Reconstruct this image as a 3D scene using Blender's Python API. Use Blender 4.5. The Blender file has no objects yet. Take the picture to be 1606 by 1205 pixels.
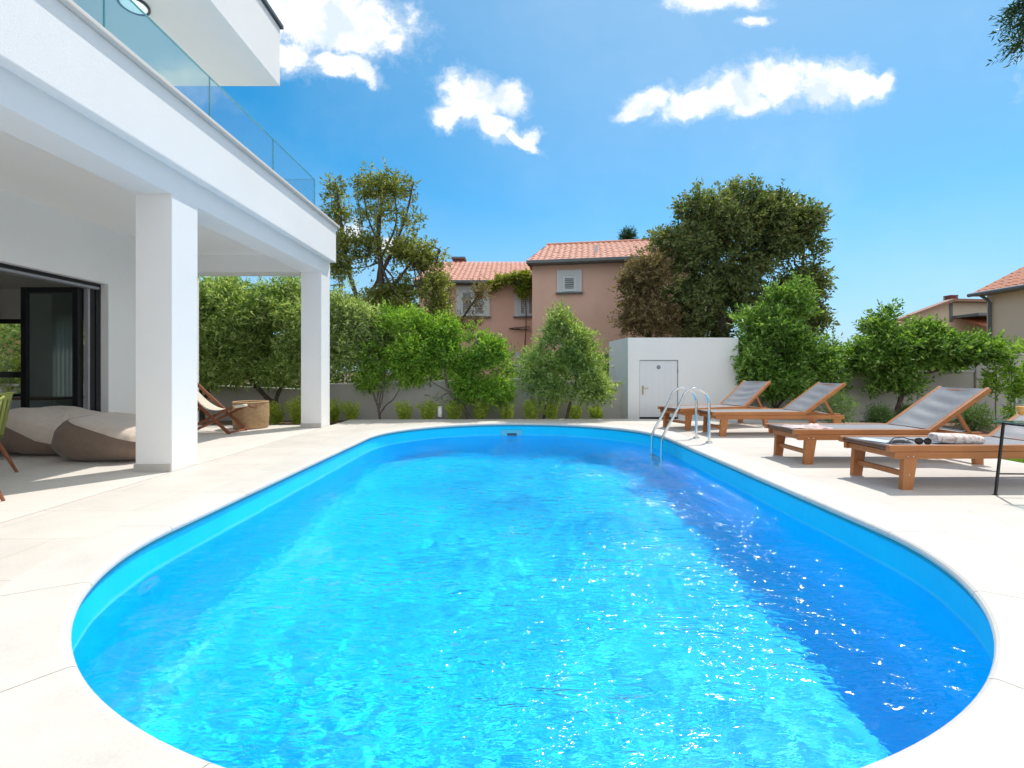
import bpy, bmesh, math, random
import numpy as np
from mathutils import Vector, Matrix, noise as mnoise

sc = bpy.context.scene
COL = sc.collection
R = math.radians
PI = math.pi

# ------------------------------------------------------------------ helpers
def tag(o, label=None, cat=None, group=None, kind=None):
    if label: o['label'] = label
    if cat: o['category'] = cat
    if group: o['group'] = group
    if kind: o['kind'] = kind
    return o

def empty(name, loc, rz=0.0, label=None, cat=None, group=None):
    o = bpy.data.objects.new(name, None)
    o.empty_display_size = 0.1
    o.location = loc
    o.rotation_euler = (0, 0, rz)
    COL.objects.link(o)
    return tag(o, label, cat, group)

class MB:
    """collects geometry for ONE mesh object"""
    def __init__(self):
        self.v = []; self.f = []; self.smooth = []
    def add(self, vs, fs, smooth=False, M=None):
        n = len(self.v)
        if M is not None:
            vs = [tuple(M @ Vector(p)) for p in vs]
        self.v.extend([tuple(p) for p in vs])
        for f in fs:
            self.f.append(tuple(i + n for i in f)); self.smooth.append(smooth)
        return self
    def box(self, x0, x1, y0, y1, z0, z1, b=0.0, M=None):
        if b <= 0:
            vs = [(x, y, z) for z in (z0, z1) for y in (y0, y1) for x in (x0, x1)]
            fs = [(0, 2, 3, 1), (4, 5, 7, 6), (0, 1, 5, 4), (2, 6, 7, 3), (0, 4, 6, 2), (1, 3, 7, 5)]
            return self.add(vs, fs, False, M)
        bm = bmesh.new()
        bmesh.ops.create_cube(bm, size=1.0)
        for v in bm.verts:
            v.co = Vector(((x0 + x1) / 2 + v.co.x * (x1 - x0), (y0 + y1) / 2 + v.co.y * (y1 - y0), (z0 + z1) / 2 + v.co.z * (z1 - z0)))
        bmesh.ops.bevel(bm, geom=list(bm.edges), offset=b, segments=2, affect='EDGES', profile=0.6)
        bm.verts.index_update()
        vs = [tuple(v.co) for v in bm.verts]; fs = [[v.index for v in f.verts] for f in bm.faces]
        bm.free()
        return self.add(vs, fs, False, M)
    def bar(self, p, q, w, h, up=(0, 0, 1), b=0.0):
        """rectangular bar from p to q, w across, h in the up direction"""
        p = Vector(p); q = Vector(q); d = (q - p); L = d.length; d.normalize()
        u = Vector(up); s = d.cross(u).normalized(); u = s.cross(d).normalized()
        M = Matrix((( d.x, s.x, u.x, p.x), (d.y, s.y, u.y, p.y), (d.z, s.z, u.z, p.z), (0, 0, 0, 1)))
        return self.box(0, L, -w / 2, w / 2, -h / 2, h / 2, b, M)
    def tube(self, pts, rad, n=8, caps=True, smooth=True):
        pts = [Vector(p) for p in pts]
        if not hasattr(rad, '__len__'): rad = [rad] * len(pts)
        rings = []; vs = []; fs = []
        prev = None
        for i, p in enumerate(pts):
            a = pts[max(0, i - 1)]; c = pts[min(len(pts) - 1, i + 1)]
            d = (c - a)
            if d.length < 1e-9: d = Vector((0, 0, 1))
            d.normalize()
            if prev is None:
                t = Vector((0, 0, 1)) if abs(d.z) < 0.9 else Vector((1, 0, 0))
                s = d.cross(t).normalized()
            else:
                s = (prev - d * prev.dot(d))
                if s.length < 1e-6: s = d.orthogonal()
                s.normalize()
            prev = s; u = d.cross(s)
            for k in range(n):
                an = 2 * PI * k / n
                vs.append(p + (s * math.cos(an) + u * math.sin(an)) * rad[i])
        for i in range(len(pts) - 1):
            for k in range(n):
                a = i * n + k; b = i * n + (k + 1) % n
                fs.append((a, b, b + n, a + n))
        self.add(vs, fs, smooth)
        if caps:
            self.add(vs[:n], [tuple(range(n))[::-1]], False)
            self.add(vs[-n:], [tuple(range(n))], False)
        return self
    def lathe(self, prof, c=(0, 0, 0), n=24, smooth=True, sx=1, sy=1, wob=None):
        vs = []; fs = []
        for (r, z) in prof:
            for k in range(n):
                a = 2 * PI * k / n
                rr = r * (wob(a, z) if wob else 1)
                vs.append((c[0] + rr * math.cos(a) * sx, c[1] + rr * math.sin(a) * sy, c[2] + z))
        for i in range(len(prof) - 1):
            for k in range(n):
                a = i * n + k; b = i * n + (k + 1) % n
                fs.append((a, b, b + n, a + n))
        return self.add(vs, fs, smooth)
    def grid(self, fn, nu, nv, smooth=True):
        vs = [fn(i / nu, j / nv) for j in range(nv + 1) for i in range(nu + 1)]
        fs = [(j * (nu + 1) + i, j * (nu + 1) + i + 1, (j + 1) * (nu + 1) + i + 1, (j + 1) * (nu + 1) + i) for j in range(nv) for i in range(nu)]
        return self.add(vs, fs, smooth)
    def build(self, name, mat, parent=None, loc=None):
        me = bpy.data.meshes.new(name)
        me.from_pydata(self.v, [], self.f)
        me.polygons.foreach_set('use_smooth', self.smooth)
        me.update()
        o = bpy.data.objects.new(name, me)
        if mat: me.materials.append(mat)
        if parent: o.parent = parent
        if loc: o.location = loc
        COL.objects.link(o)
        return o

def np_mesh(name, V, F, mat, parent=None, smooth=False):
    me = bpy.data.meshes.new(name)
    V = np.asarray(V, np.float32); F = np.asarray(F, np.int32)
    k = F.shape[1]
    me.vertices.add(len(V)); me.vertices.foreach_set('co', V.ravel())
    me.loops.add(F.size); me.loops.foreach_set('vertex_index', F.ravel())
    me.polygons.add(len(F)); me.polygons.foreach_set('loop_start', np.arange(0, F.size, k, dtype=np.int32))
    me.polygons.foreach_set('use_smooth', np.full(len(F), smooth))
    me.update(calc_edges=True); me.validate()
    o = bpy.data.objects.new(name, me)
    me.materials.append(mat)
    if parent: o.parent = parent
    COL.objects.link(o)
    return o

def copy_tree(o, parent=None):
    c = o.copy(); COL.objects.link(c)
    if parent: c.parent = parent
    for ch in list(o.children): copy_tree(ch, c)
    return c

# ------------------------------------------------------------------ materials
def new_mat(name):
    m = bpy.data.materials.new(name); m.use_nodes = True
    nt = m.node_tree
    for n in list(nt.nodes): nt.nodes.remove(n)
    out = nt.nodes.new('ShaderNodeOutputMaterial')
    return m, nt, out

def nd(nt, typ, ins=None, **attr):
    n = nt.nodes.new(typ)
    for k, v in attr.items(): setattr(n, k, v)
    if ins:
        for k, v in ins.items():
            if isinstance(v, bpy.types.NodeSocket): nt.links.new(v, n.inputs[k])
            else: n.inputs[k].default_value = v
    return n

def rgba(c): return (c[0], c[1], c[2], 1.0)

def coords(nt, scale=(1, 1, 1), obj=True):
    tc = nd(nt, 'ShaderNodeTexCoord')
    mp = nd(nt, 'ShaderNodeMapping', {'Vector': tc.outputs['Object'], 'Scale': scale})
    return mp.outputs[0]

def mat_basic(name, col, rough=0.5, metal=0.0, var=0.12, nscale=6.0, bump=0.0, bscale=60.0, stretch=(1, 1, 1), spec=0.5, col2=None, sheen=0.0, detail=6):
    m, nt, out = new_mat(name)
    co = coords(nt, stretch)
    n = nd(nt, 'ShaderNodeTexNoise', {'Vector': co, 'Scale': nscale, 'Detail': detail, 'Roughness': 0.6})
    c2 = col2 or tuple(c * (1 - var) for c in col)
    c1 = col if col2 else tuple(min(1, c * (1 + var)) for c in col)
    rr = nd(nt, 'ShaderNodeMapRange', {'Value': n.outputs[0], 'From Min': 0.3, 'From Max': 0.7})
    mx = nd(nt, 'ShaderNodeMix', {0: rr.outputs[0], 6: rgba(c1), 7: rgba(c2)}, data_type='RGBA')
    p = nd(nt, 'ShaderNodeBsdfPrincipled', {'Base Color': mx.outputs[2], 'Roughness': rough, 'Metallic': metal, 'Specular IOR Level': spec})
    if sheen: p.inputs['Sheen Weight'].default_value = sheen
    if bump > 0:
        n2 = nd(nt, 'ShaderNodeTexNoise', {'Vector': co, 'Scale': bscale, 'Detail': 4, 'Roughness': 0.6})
        b = nd(nt, 'ShaderNodeBump', {'Height': n2.outputs[0], 'Strength': bump, 'Distance': 0.01})
        nt.links.new(b.outputs[0], p.inputs['Normal'])
    nt.links.new(p.outputs[0], out.inputs[0])
    return m

def mat_wood(name, ca, cb, axis=0, rough=0.45):
    m, nt, out = new_mat(name)
    s = [28, 28, 28]; s[axis] = 1.6
    co = coords(nt, s)
    n = nd(nt, 'ShaderNodeTexNoise', {'Vector': co, 'Scale': 1.0, 'Detail': 6, 'Roughness': 0.65, 'Distortion': 0.6})
    n3 = nd(nt, 'ShaderNodeTexNoise', {'Vector': coords(nt, (2, 2, 2)), 'Scale': 1.0, 'Detail': 3})
    ad = nd(nt, 'ShaderNodeMath', {0: n.outputs[0], 1: n3.outputs[0]}, operation='ADD')
    rr = nd(nt, 'ShaderNodeMapRange', {'Value': ad.outputs[0], 'From Min': 0.7, 'From Max': 1.35})
    mx = nd(nt, 'ShaderNodeMix', {0: rr.outputs[0], 6: rgba(ca), 7: rgba(cb)}, data_type='RGBA')
    p = nd(nt, 'ShaderNodeBsdfPrincipled', {'Base Color': mx.outputs[2], 'Roughness': rough})
    b = nd(nt, 'ShaderNodeBump', {'Height': n.outputs[0], 'Strength': 0.15, 'Distance': 0.005})
    nt.links.new(b.outputs[0], p.inputs['Normal'])
    nt.links.new(p.outputs[0], out.inputs[0])
    return m

def mat_leaf(name, ca, cb, cc, trans=0.35, rough=0.5, nscale=0.9):
    m, nt, out = new_mat(name)
    g = nd(nt, 'ShaderNodeNewGeometry')
    n = nd(nt, 'ShaderNodeTexNoise', {'Vector': coords(nt), 'Scale': nscale, 'Detail': 3})
    ad = nd(nt, 'ShaderNodeMath', {0: g.outputs['Random Per Island'], 1: 0.62}, operation='MULTIPLY')
    ad2 = nd(nt, 'ShaderNodeMath', {0: n.outputs[0], 1: 0.75, 2: ad.outputs[0]}, operation='MULTIPLY_ADD')
    cr = nd(nt, 'ShaderNodeValToRGB', {0: ad2.outputs[0]})
    e = cr.color_ramp.elements
    e[0].position = 0.25; e[0].color = rgba(ca); e[1].position = 0.95; e[1].color = rgba(cc)
    k = e.new(0.62); k.color = rgba(cb)
    p = nd(nt, 'ShaderNodeBsdfPrincipled', {'Base Color': cr.outputs[0], 'Roughness': rough, 'Specular IOR Level': 0.5})
    tcol = nd(nt, 'ShaderNodeMix', {0: 1.0, 6: cr.outputs[0], 7: (1.35, 1.42, 0.65, 1)}, data_type='RGBA', blend_type='MULTIPLY')
    t = nd(nt, 'ShaderNodeBsdfTranslucent', {'Color': tcol.outputs[2]})
    mx = nd(nt, 'ShaderNodeMixShader', {0: trans, 1: p.outputs[0], 2: t.outputs[0]})
    nt.links.new(mx.outputs[0], out.inputs[0])
    return m

def mat_glass(name, tint, refl=1.0, rough=0.0):
    m, nt, out = new_mat(name)
    ge = nd(nt, 'ShaderNodeNewGeometry')
    io = nd(nt, 'ShaderNodeMapRange', {'Value': ge.outputs['Backfacing'], 'To Min': 1.5, 'To Max': 1 / 1.5})
    fr = nd(nt, 'ShaderNodeFresnel', {'IOR': io.outputs[0]})
    t = nd(nt, 'ShaderNodeBsdfTransparent', {'Color': rgba(tint)})
    g = nd(nt, 'ShaderNodeBsdfGlossy', {'Roughness': rough, 'Color': (1, 1, 1, 1)})
    ml = nd(nt, 'ShaderNodeMath', {0: fr.outputs[0], 1: refl}, operation='MULTIPLY')
    mx = nd(nt, 'ShaderNodeMixShader', {0: ml.outputs[0], 1: t.outputs[0], 2: g.outputs[0]})
    nt.links.new(mx.outputs[0], out.inputs[0])
    return m

def mat_tiles(name, col, joint, tw, th, gap=0.004, rough=0.55, var=0.04, mottle=0.05, offset=0.5, stain=0.0):
    m, nt, out = new_mat(name)
    co = coords(nt)
    br = nd(nt, 'ShaderNodeTexBrick', {'Vector': co, 'Color1': rgba(tuple(c * (1 - var) for c in col)), 'Color2': rgba(tuple(min(1, c * (1 + var)) for c in col)),
            'Mortar': rgba(joint), 'Scale': 1.0, 'Mortar Size': gap, 'Mortar Smooth': 0.1, 'Brick Width': tw, 'Row Height': th, 'Bias': 0.0}, offset=offset, squash=1.0)
    n = nd(nt, 'ShaderNodeTexNoise', {'Vector': co, 'Scale': 2.2, 'Detail': 8, 'Roughness': 0.65})
    rr = nd(nt, 'ShaderNodeMapRange', {'Value': n.outputs[0], 'From Min': 0.3, 'From Max': 0.7, 'To Min': 1 - mottle, 'To Max': 1 + mottle})
    n2 = nd(nt, 'ShaderNodeTexNoise', {'Vector': co, 'Scale': 60, 'Detail': 4, 'Roughness': 0.7})
    r2 = nd(nt, 'ShaderNodeMapRange', {'Value': n2.outputs[0], 'From Min': 0.3, 'From Max': 0.7, 'To Min': 1 - mottle * .8, 'To Max': 1 + mottle * .8})
    mm = nd(nt, 'ShaderNodeMath', {0: rr.outputs[0], 1: r2.outputs[0]}, operation='MULTIPLY')
    cb = nd(nt, 'ShaderNodeCombineColor', {0: mm.outputs[0], 1: mm.outputs[0], 2: mm.outputs[0]})
    mx = nd(nt, 'ShaderNodeMix', {0: 1.0, 6: br.outputs[0], 7: cb.outputs[0]}, data_type='RGBA', blend_type='MULTIPLY')
    p = nd(nt, 'ShaderNodeBsdfPrincipled', {'Base Color': mx.outputs[2], 'Roughness': rough, 'Specular IOR Level': 0.35})
    iv = nd(nt, 'ShaderNodeMath', {0: 1.0, 1: br.outputs['Fac']}, operation='SUBTRACT')
    h = nd(nt, 'ShaderNodeMath', {0: n2.outputs[0], 1: 0.12, 2: iv.outputs[0]}, operation='MULTIPLY_ADD')
    b = nd(nt, 'ShaderNodeBump', {'Height': h.outputs[0], 'Strength': 0.35, 'Distance': 0.004})
    nt.links.new(b.outputs[0], p.inputs['Normal'])
    nt.links.new(p.outputs[0], out.inputs[0])
    return m

M = {}
M['render'] = mat_basic('white_render', (0.87, 0.865, 0.85), 0.75, var=0.02, nscale=1.1, bump=0.45, bscale=170, spec=0.2)
M['ceiling'] = mat_basic('ceiling_paint', (0.90, 0.885, 0.85), 0.85, var=0.01, nscale=1.0, bump=0.04, bscale=120, spec=0.15)
M['paint'] = mat_basic('white_paint', (0.78, 0.79, 0.80), 0.5, var=0.015, nscale=2, spec=0.3)
M['copingstone'] = mat_basic('white_stone', (0.68, 0.635, 0.58), 0.6, var=0.025, nscale=3.5, bump=0.08, bscale=130, spec=0.25)
def mat_slab(name, col):
    m, nt, out = new_mat(name)
    g = nd(nt, 'ShaderNodeNewGeometry'); co = coords(nt)
    a = nd(nt, 'ShaderNodeMapRange', {'Value': g.outputs['Random Per Island'], 'To Min': 0.93, 'To Max': 1.03})
    n = nd(nt, 'ShaderNodeTexNoise', {'Vector': co, 'Scale': 2.0, 'Detail': 9, 'Roughness': 0.7})
    b = nd(nt, 'ShaderNodeMapRange', {'Value': n.outputs[0], 'From Min': 0.3, 'From Max': 0.62, 'To Min': 0.90, 'To Max': 1.02})
    f = nd(nt, 'ShaderNodeTexNoise', {'Vector': co, 'Scale': 90, 'Detail': 4, 'Roughness': 0.75})
    d = nd(nt, 'ShaderNodeMapRange', {'Value': f.outputs[0], 'From Min': 0.3, 'From Max': 0.7, 'To Min': 0.93, 'To Max': 1.05})
    q = nd(nt, 'ShaderNodeMath', {0: a.outputs[0], 1: b.outputs[0]}, operation='MULTIPLY'); q2 = nd(nt, 'ShaderNodeMath', {0: q.outputs[0], 1: d.outputs[0]}, operation='MULTIPLY')
    cc = nd(nt, 'ShaderNodeVectorMath', {0: col, 'Scale': q2.outputs[0]}, operation='SCALE')
    p = nd(nt, 'ShaderNodeBsdfPrincipled', {'Base Color': cc.outputs[0], 'Roughness': 0.6, 'Specular IOR Level': 0.3})
    bp = nd(nt, 'ShaderNodeBump', {'Height': f.outputs[0], 'Strength': 0.25, 'Distance': 0.006}); nt.links.new(bp.outputs[0], p.inputs['Normal'])
    nt.links.new(p.outputs[0], out.inputs[0])
    return m
M['slab'] = mat_slab('coping_slab', (0.70, 0.655, 0.60))
M['deck'] = mat_tiles('deck_tiles', (0.655, 0.60, 0.54), (0.52, 0.47, 0.42), 1.2, 0.6, 0.004, var=0.035, mottle=0.08)
M['terrace'] = mat_tiles('terrace_tiles', (0.73, 0.68, 0.62), (0.50, 0.46, 0.42), 1.2, 1.2, 0.003, var=0.02, mottle=0.06, offset=0.0)
M['skirt'] = mat_basic('skirting_tile', (0.52, 0.49, 0.45), 0.5, var=0.05)
M['roomfloor'] = mat_tiles('room_floor', (0.45, 0.42, 0.38), (0.3, 0.28, 0.26), 0.6, 0.6)
M['roomwall'] = mat_basic('room_wall', (0.72, 0.71, 0.67), 0.8, var=0.02)
M['black'] = mat_basic('black_aluminium', (0.012, 0.013, 0.016), 0.35, var=0.1)
M['trackgrey'] = mat_basic('grey_track', (0.30, 0.31, 0.33), 0.4, var=0.03)
M['darkmetal'] = mat_basic('dark_roof_trim', (0.06, 0.075, 0.085), 0.4)
M['steel'] = mat_basic('stainless_steel', (0.72, 0.72, 0.72), 0.09, metal=1.0, var=0.01)
M['brass'] = mat_basic('brass', (0.55, 0.45, 0.22), 0.25, metal=1.0, var=0.03)
M['teak'] = mat_wood('teak', (0.50, 0.20, 0.062), (0.33, 0.115, 0.032), 0)
M['teakz'] = mat_wood('teak_upright', (0.50, 0.20, 0.062), (0.33, 0.115, 0.032), 2)
M['darkteak'] = mat_wood('stained_teak', (0.16, 0.07, 0.035), (0.08, 0.035, 0.02), 1)
M['darkwood'] = mat_wood('oiled_wood', (0.30, 0.105, 0.045), (0.19, 0.06, 0.026), 0)
M['canvas'] = mat_basic('cream_canvas', (0.62, 0.57, 0.46), 0.8, var=0.04, nscale=12, bump=0.1, bscale=300)
M['lime'] = mat_basic('lime_plastic', (0.30, 0.34, 0.08), 0.45, var=0.04)
M['taupe'] = mat_basic('taupe_fabric', (0.21, 0.145, 0.108), 0.85, var=0.1, nscale=14, bump=0.15, bscale=260, sheen=0.2)
M['beige'] = mat_basic('beige_fabric', (0.64, 0.54, 0.46), 0.85, var=0.06, nscale=14, bump=0.15, bscale=260, sheen=0.2)
M['soil'] = mat_basic('soil', (0.24, 0.15, 0.10), 0.95, nscale=9, bump=0.9, bscale=30, col2=(0.12, 0.07, 0.045))
M['lawn'] = mat_basic('lawn_soil', (0.10, 0.16, 0.02), 0.9, nscale=9, bump=0.8, bscale=40, col2=(0.05, 0.10, 0.012))
M['gardenwall'] = mat_basic('garden_wall_render', (0.55, 0.52, 0.49), 0.85, var=0.05, nscale=1.6, bump=0.2, bscale=90, spec=0.15)
M['wallcap'] = mat_basic('wall_cap', (0.62, 0.60, 0.57), 0.8, var=0.05, nscale=4)
M['bark'] = mat_basic('bark', (0.13, 0.095, 0.07), 0.9, nscale=16, bump=0.7, bscale=45, col2=(0.05, 0.037, 0.028))
M['barkgrey'] = mat_basic('grey_bark', (0.20, 0.17, 0.145), 0.9, nscale=16, bump=0.6, bscale=45, col2=(0.09, 0.075, 0.06))
M['pink'] = mat_basic('pink_render', (0.78, 0.50, 0.40), 0.85, nscale=0.8, bump=0.2, bscale=40, col2=(0.69, 0.43, 0.335), detail=9)
M['beigewall'] = mat_basic('beige_render', (0.66, 0.55, 0.41), 0.85, var=0.05, nscale=0.7)
M['orangewall'] = mat_basic('orange_render', (0.62, 0.33, 0.14), 0.85, var=0.05)
M['tile'] = mat_basic('clay_tile', (0.66, 0.33, 0.235), 0.75, nscale=5, col2=(0.52, 0.235, 0.16), detail=8)
M['tile2'] = mat_basic('orange_clay_tile', (0.50, 0.17, 0.08), 0.75, nscale=5, col2=(0.38, 0.12, 0.055), detail=8)
M['gutter'] = mat_basic('grey_gutter', (0.13, 0.155, 0.165), 0.45)
M['shutter'] = mat_basic('white_shutter', (0.62, 0.66, 0.70), 0.5, var=0.03)
M['surround'] = mat_basic('grey_surround', (0.60, 0.63, 0.65), 0.7, var=0.03)
M['brick'] = mat_basic('chimney_brick', (0.19, 0.06, 0.045), 0.85, var=0.15)
def mat_sheer():
    m, nt, out = new_mat('sheer_curtain')
    d = nd(nt, 'ShaderNodeBsdfDiffuse', {'Color': (0.75, 0.76, 0.74, 1)}); t = nd(nt, 'ShaderNodeBsdfTranslucent', {'Color': (0.75, 0.76, 0.74, 1)})
    mx = nd(nt, 'ShaderNodeMixShader', {0: 0.5, 1: d.outputs[0], 2: t.outputs[0]}); nt.links.new(mx.outputs[0], out.inputs[0])
    return m
M['curtain'] = mat_sheer()
M['rail'] = mat_basic('liner_rail', (0.02, 0.34, 0.42), 0.35, var=0.05)
M['fitting'] = mat_basic('white_plastic', (0.86, 0.90, 0.90), 0.3, var=0.02)
M['glassbal'] = mat_glass('balustrade_glass', (0.70, 0.865, 0.91), 1.7)
M['glassdoor'] = mat_glass('door_glass', (0.82, 0.86, 0.86), 1.0)
M['glasstop'] = mat_glass('table_glass', (0.86, 0.93, 0.93), 1.0)
M['glassedge'] = mat_basic('glass_edge', (0.10, 0.36, 0.38), 0.15, var=0.05)
M['tumbler'] = mat_glass('tumbler_glass', (0.97, 0.98, 0.98), 1.0)
M['juice'] = mat_basic('orange_juice', (0.85, 0.36, 0.01), 0.3, var=0.03)
M['blackplastic'] = mat_basic('black_plastic', (0.012, 0.012, 0.014), 0.2)
M['lens'] = mat_basic('dark_lens', (0.01, 0.01, 0.012), 0.05)
M['lampwhite'] = mat_basic('lamp_white', (0.78, 0.78, 0.76), 0.35, var=0.01)
M['signgrey'] = mat_basic('sign_grey', (0.20, 0.21, 0.23), 0.5)
M['blackcloth'] = mat_basic('dark_cloth', (0.02, 0.021, 0.028), 0.8, var=0.2)

M['skim'] = mat_basic('pale_blue_plastic', (0.12, 0.55, 0.70), 0.35, var=0.03)
M['doorframe'] = mat_basic('grey_door_frame', (0.30, 0.31, 0.32), 0.5)
M['grout'] = mat_basic('grout', (0.42, 0.38, 0.34), 0.9)
M['fascia'] = mat_basic('brown_fascia', (0.30, 0.17, 0.115), 0.7)
# sling fabric: fine weave stripes
def mat_sling():
    m, nt, out = new_mat('sling_fabric')
    co = coords(nt)
    w = nd(nt, 'ShaderNodeTexNoise', {'Vector': coords(nt, (3, 60, 60)), 'Scale': 3.0, 'Detail': 3})
    w2 = nd(nt, 'ShaderNodeTexNoise', {'Vector': coords(nt, (60, 2, 60)), 'Scale': 1.6, 'Detail': 4, 'Roughness': 0.7})
    ad = nd(nt, 'ShaderNodeMath', {0: w.outputs[0], 1: w2.outputs[0]}, operation='ADD')
    rr = nd(nt, 'ShaderNodeMapRange', {'Value': ad.outputs[0], 'From Min': 0.75, 'From Max': 1.25})
    mx = nd(nt, 'ShaderNodeMix', {0: rr.outputs[0], 6: (0.17, 0.175, 0.19, 1), 7: (0.27, 0.275, 0.295, 1)}, data_type='RGBA')
    p = nd(nt, 'ShaderNodeBsdfPrincipled', {'Base Color': mx.outputs[2], 'Roughness': 0.55})
    b = nd(nt, 'ShaderNodeBump', {'Height': w2.outputs[0], 'Strength': 0.2, 'Distance': 0.004})
    nt.links.new(b.outputs[0], p.inputs['Normal'])
    nt.links.new(p.outputs[0], out.inputs[0])
    return m
M['sling'] = mat_sling()

def mat_towel(name, a, b, sc_=35):
    m, nt, out = new_mat(name)
    co = coords(nt)
    v = nd(nt, 'ShaderNodeTexNoise', {'Vector': co, 'Scale': sc_, 'Detail': 2})
    rr = nd(nt, 'ShaderNodeMapRange', {'Value': v.outputs[0], 'From Min': 0.5, 'From Max': 0.58})
    mx = nd(nt, 'ShaderNodeMix', {0: rr.outputs[0], 6: rgba(a), 7: rgba(b)}, data_type='RGBA')
    p = nd(nt, 'ShaderNodeBsdfPrincipled', {'Base Color': mx.outputs[2], 'Roughness': 0.9, 'Sheen Weight': 0.3})
    n = nd(nt, 'ShaderNodeTexNoise', {'Vector': co, 'Scale': 220, 'Detail': 2})
    bp = nd(nt, 'ShaderNodeBump', {'Height': n.outputs[0], 'Strength': 0.5, 'Distance': 0.004})
    nt.links.new(bp.outputs[0], p.inputs['Normal'])
    nt.links.new(p.outputs[0], out.inputs[0])
    return m
M['towel'] = mat_towel('patterned_towel', (0.86, 0.78, 0.72), (0.60, 0.42, 0.37))
M['towelpink'] = mat_towel('pink_towel', (0.72, 0.58, 0.55), (0.60, 0.42, 0.40), 8)
M['paper'] = mat_towel('magazine_cover', (0.55, 0.63, 0.78), (0.72, 0.76, 0.82), 9)

def mat_wicker():
    m, nt, out = new_mat('wicker')
    tc = nd(nt, 'ShaderNodeTexCoord')
    sx = nd(nt, 'ShaderNodeSeparateXYZ', {0: tc.outputs['Object']})
    an = nd(nt, 'ShaderNodeMath', {0: sx.outputs[1], 1: sx.outputs[0]}, operation='ARCTAN2')
    cv = nd(nt, 'ShaderNodeCombineXYZ', {0: an.outputs[0], 1: sx.outputs[2]})
    br = nd(nt, 'ShaderNodeTexBrick', {'Vector': cv.outputs[0], 'Color1': (0.78, 0.53, 0.29, 1), 'Color2': (0.64, 0.40, 0.19, 1), 'Mortar': (0.16, 0.085, 0.035, 1), 'Scale': 1.0,
        'Mortar Size': 0.006, 'Mortar Smooth': 0.6, 'Brick Width': 0.13, 'Row Height': 0.022})
    p = nd(nt, 'ShaderNodeBsdfPrincipled', {'Base Color': br.outputs[0], 'Roughness': 0.7})
    iv = nd(nt, 'ShaderNodeMath', {0: 1.0, 1: br.outputs['Fac']}, operation='SUBTRACT')
    b = nd(nt, 'ShaderNodeBump', {'Height': iv.outputs[0], 'Strength': 0.9, 'Distance': 0.01})
    nt.links.new(b.outputs[0], p.inputs['Normal'])
    nt.links.new(p.outputs[0], out.inputs[0])
    return m
M['wicker'] = mat_wicker()

def mat_water():
    m, nt, out = new_mat('pool_water')
    n = nd(nt, 'ShaderNodeTexNoise', {'Vector': coords(nt, (0.8, 1.25, 1)), 'Scale': 24, 'Detail': 3, 'Roughness': 0.5})
    b = nd(nt, 'ShaderNodeBump', {'Height': n.outputs[0], 'Strength': 0.22, 'Distance': 0.01})
    # wind ripples: short crests across the pool, stronger in patches
    r = nd(nt, 'ShaderNodeTexNoise', {'Vector': coords(nt, (6.5, 19, 1)), 'Scale': 1.0, 'Detail': 2.5, 'Roughness': 0.5, 'Distortion': 0.5})
    pz = nd(nt, 'ShaderNodeTexNoise', {'Vector': coords(nt, (0.9, 0.9, 1)), 'Scale': 1.0, 'Detail': 3, 'Roughness': 0.6})
    pm = nd(nt, 'ShaderNodeMapRange', {'Value': pz.outputs[0], 'From Min': 0.36, 'From Max': 0.60, 'To Min': 0.006, 'To Max': 0.050}, interpolation_type='SMOOTHSTEP')
    h = nd(nt, 'ShaderNodeMath', {0: r.outputs[0], 1: pm.outputs[0]}, operation='MULTIPLY')
    b2 = nd(nt, 'ShaderNodeBump', {'Height': h.outputs[0], 'Strength': 1.0, 'Distance': 1.0, 'Normal': b.outputs[0]})
    fr = nd(nt, 'ShaderNodeFresnel', {'IOR': 1.333, 'Normal': b2.outputs[0]})
    b3 = nd(nt, 'ShaderNodeBump', {'Height': h.outputs[0], 'Strength': 1.0, 'Distance': 0.45, 'Normal': b.outputs[0]})
    rf = nd(nt, 'ShaderNodeBsdfRefraction', {'Color': (0.95, 0.99, 1.0, 1), 'Roughness': 0.0, 'IOR': 1.333, 'Normal': b3.outputs[0]})
    gs = nd(nt, 'ShaderNodeBsdfGlossy', {'Color': (1, 1, 1, 1), 'Roughness': 0.06, 'Normal': b2.outputs[0]})
    g = nd(nt, 'ShaderNodeMixShader', {0: fr.outputs[0], 1: rf.outputs[0], 2: gs.outputs[0]})
    nt.links.new(g.outputs[0], out.inputs[0])
    return m
M['water'] = mat_water()
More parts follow.
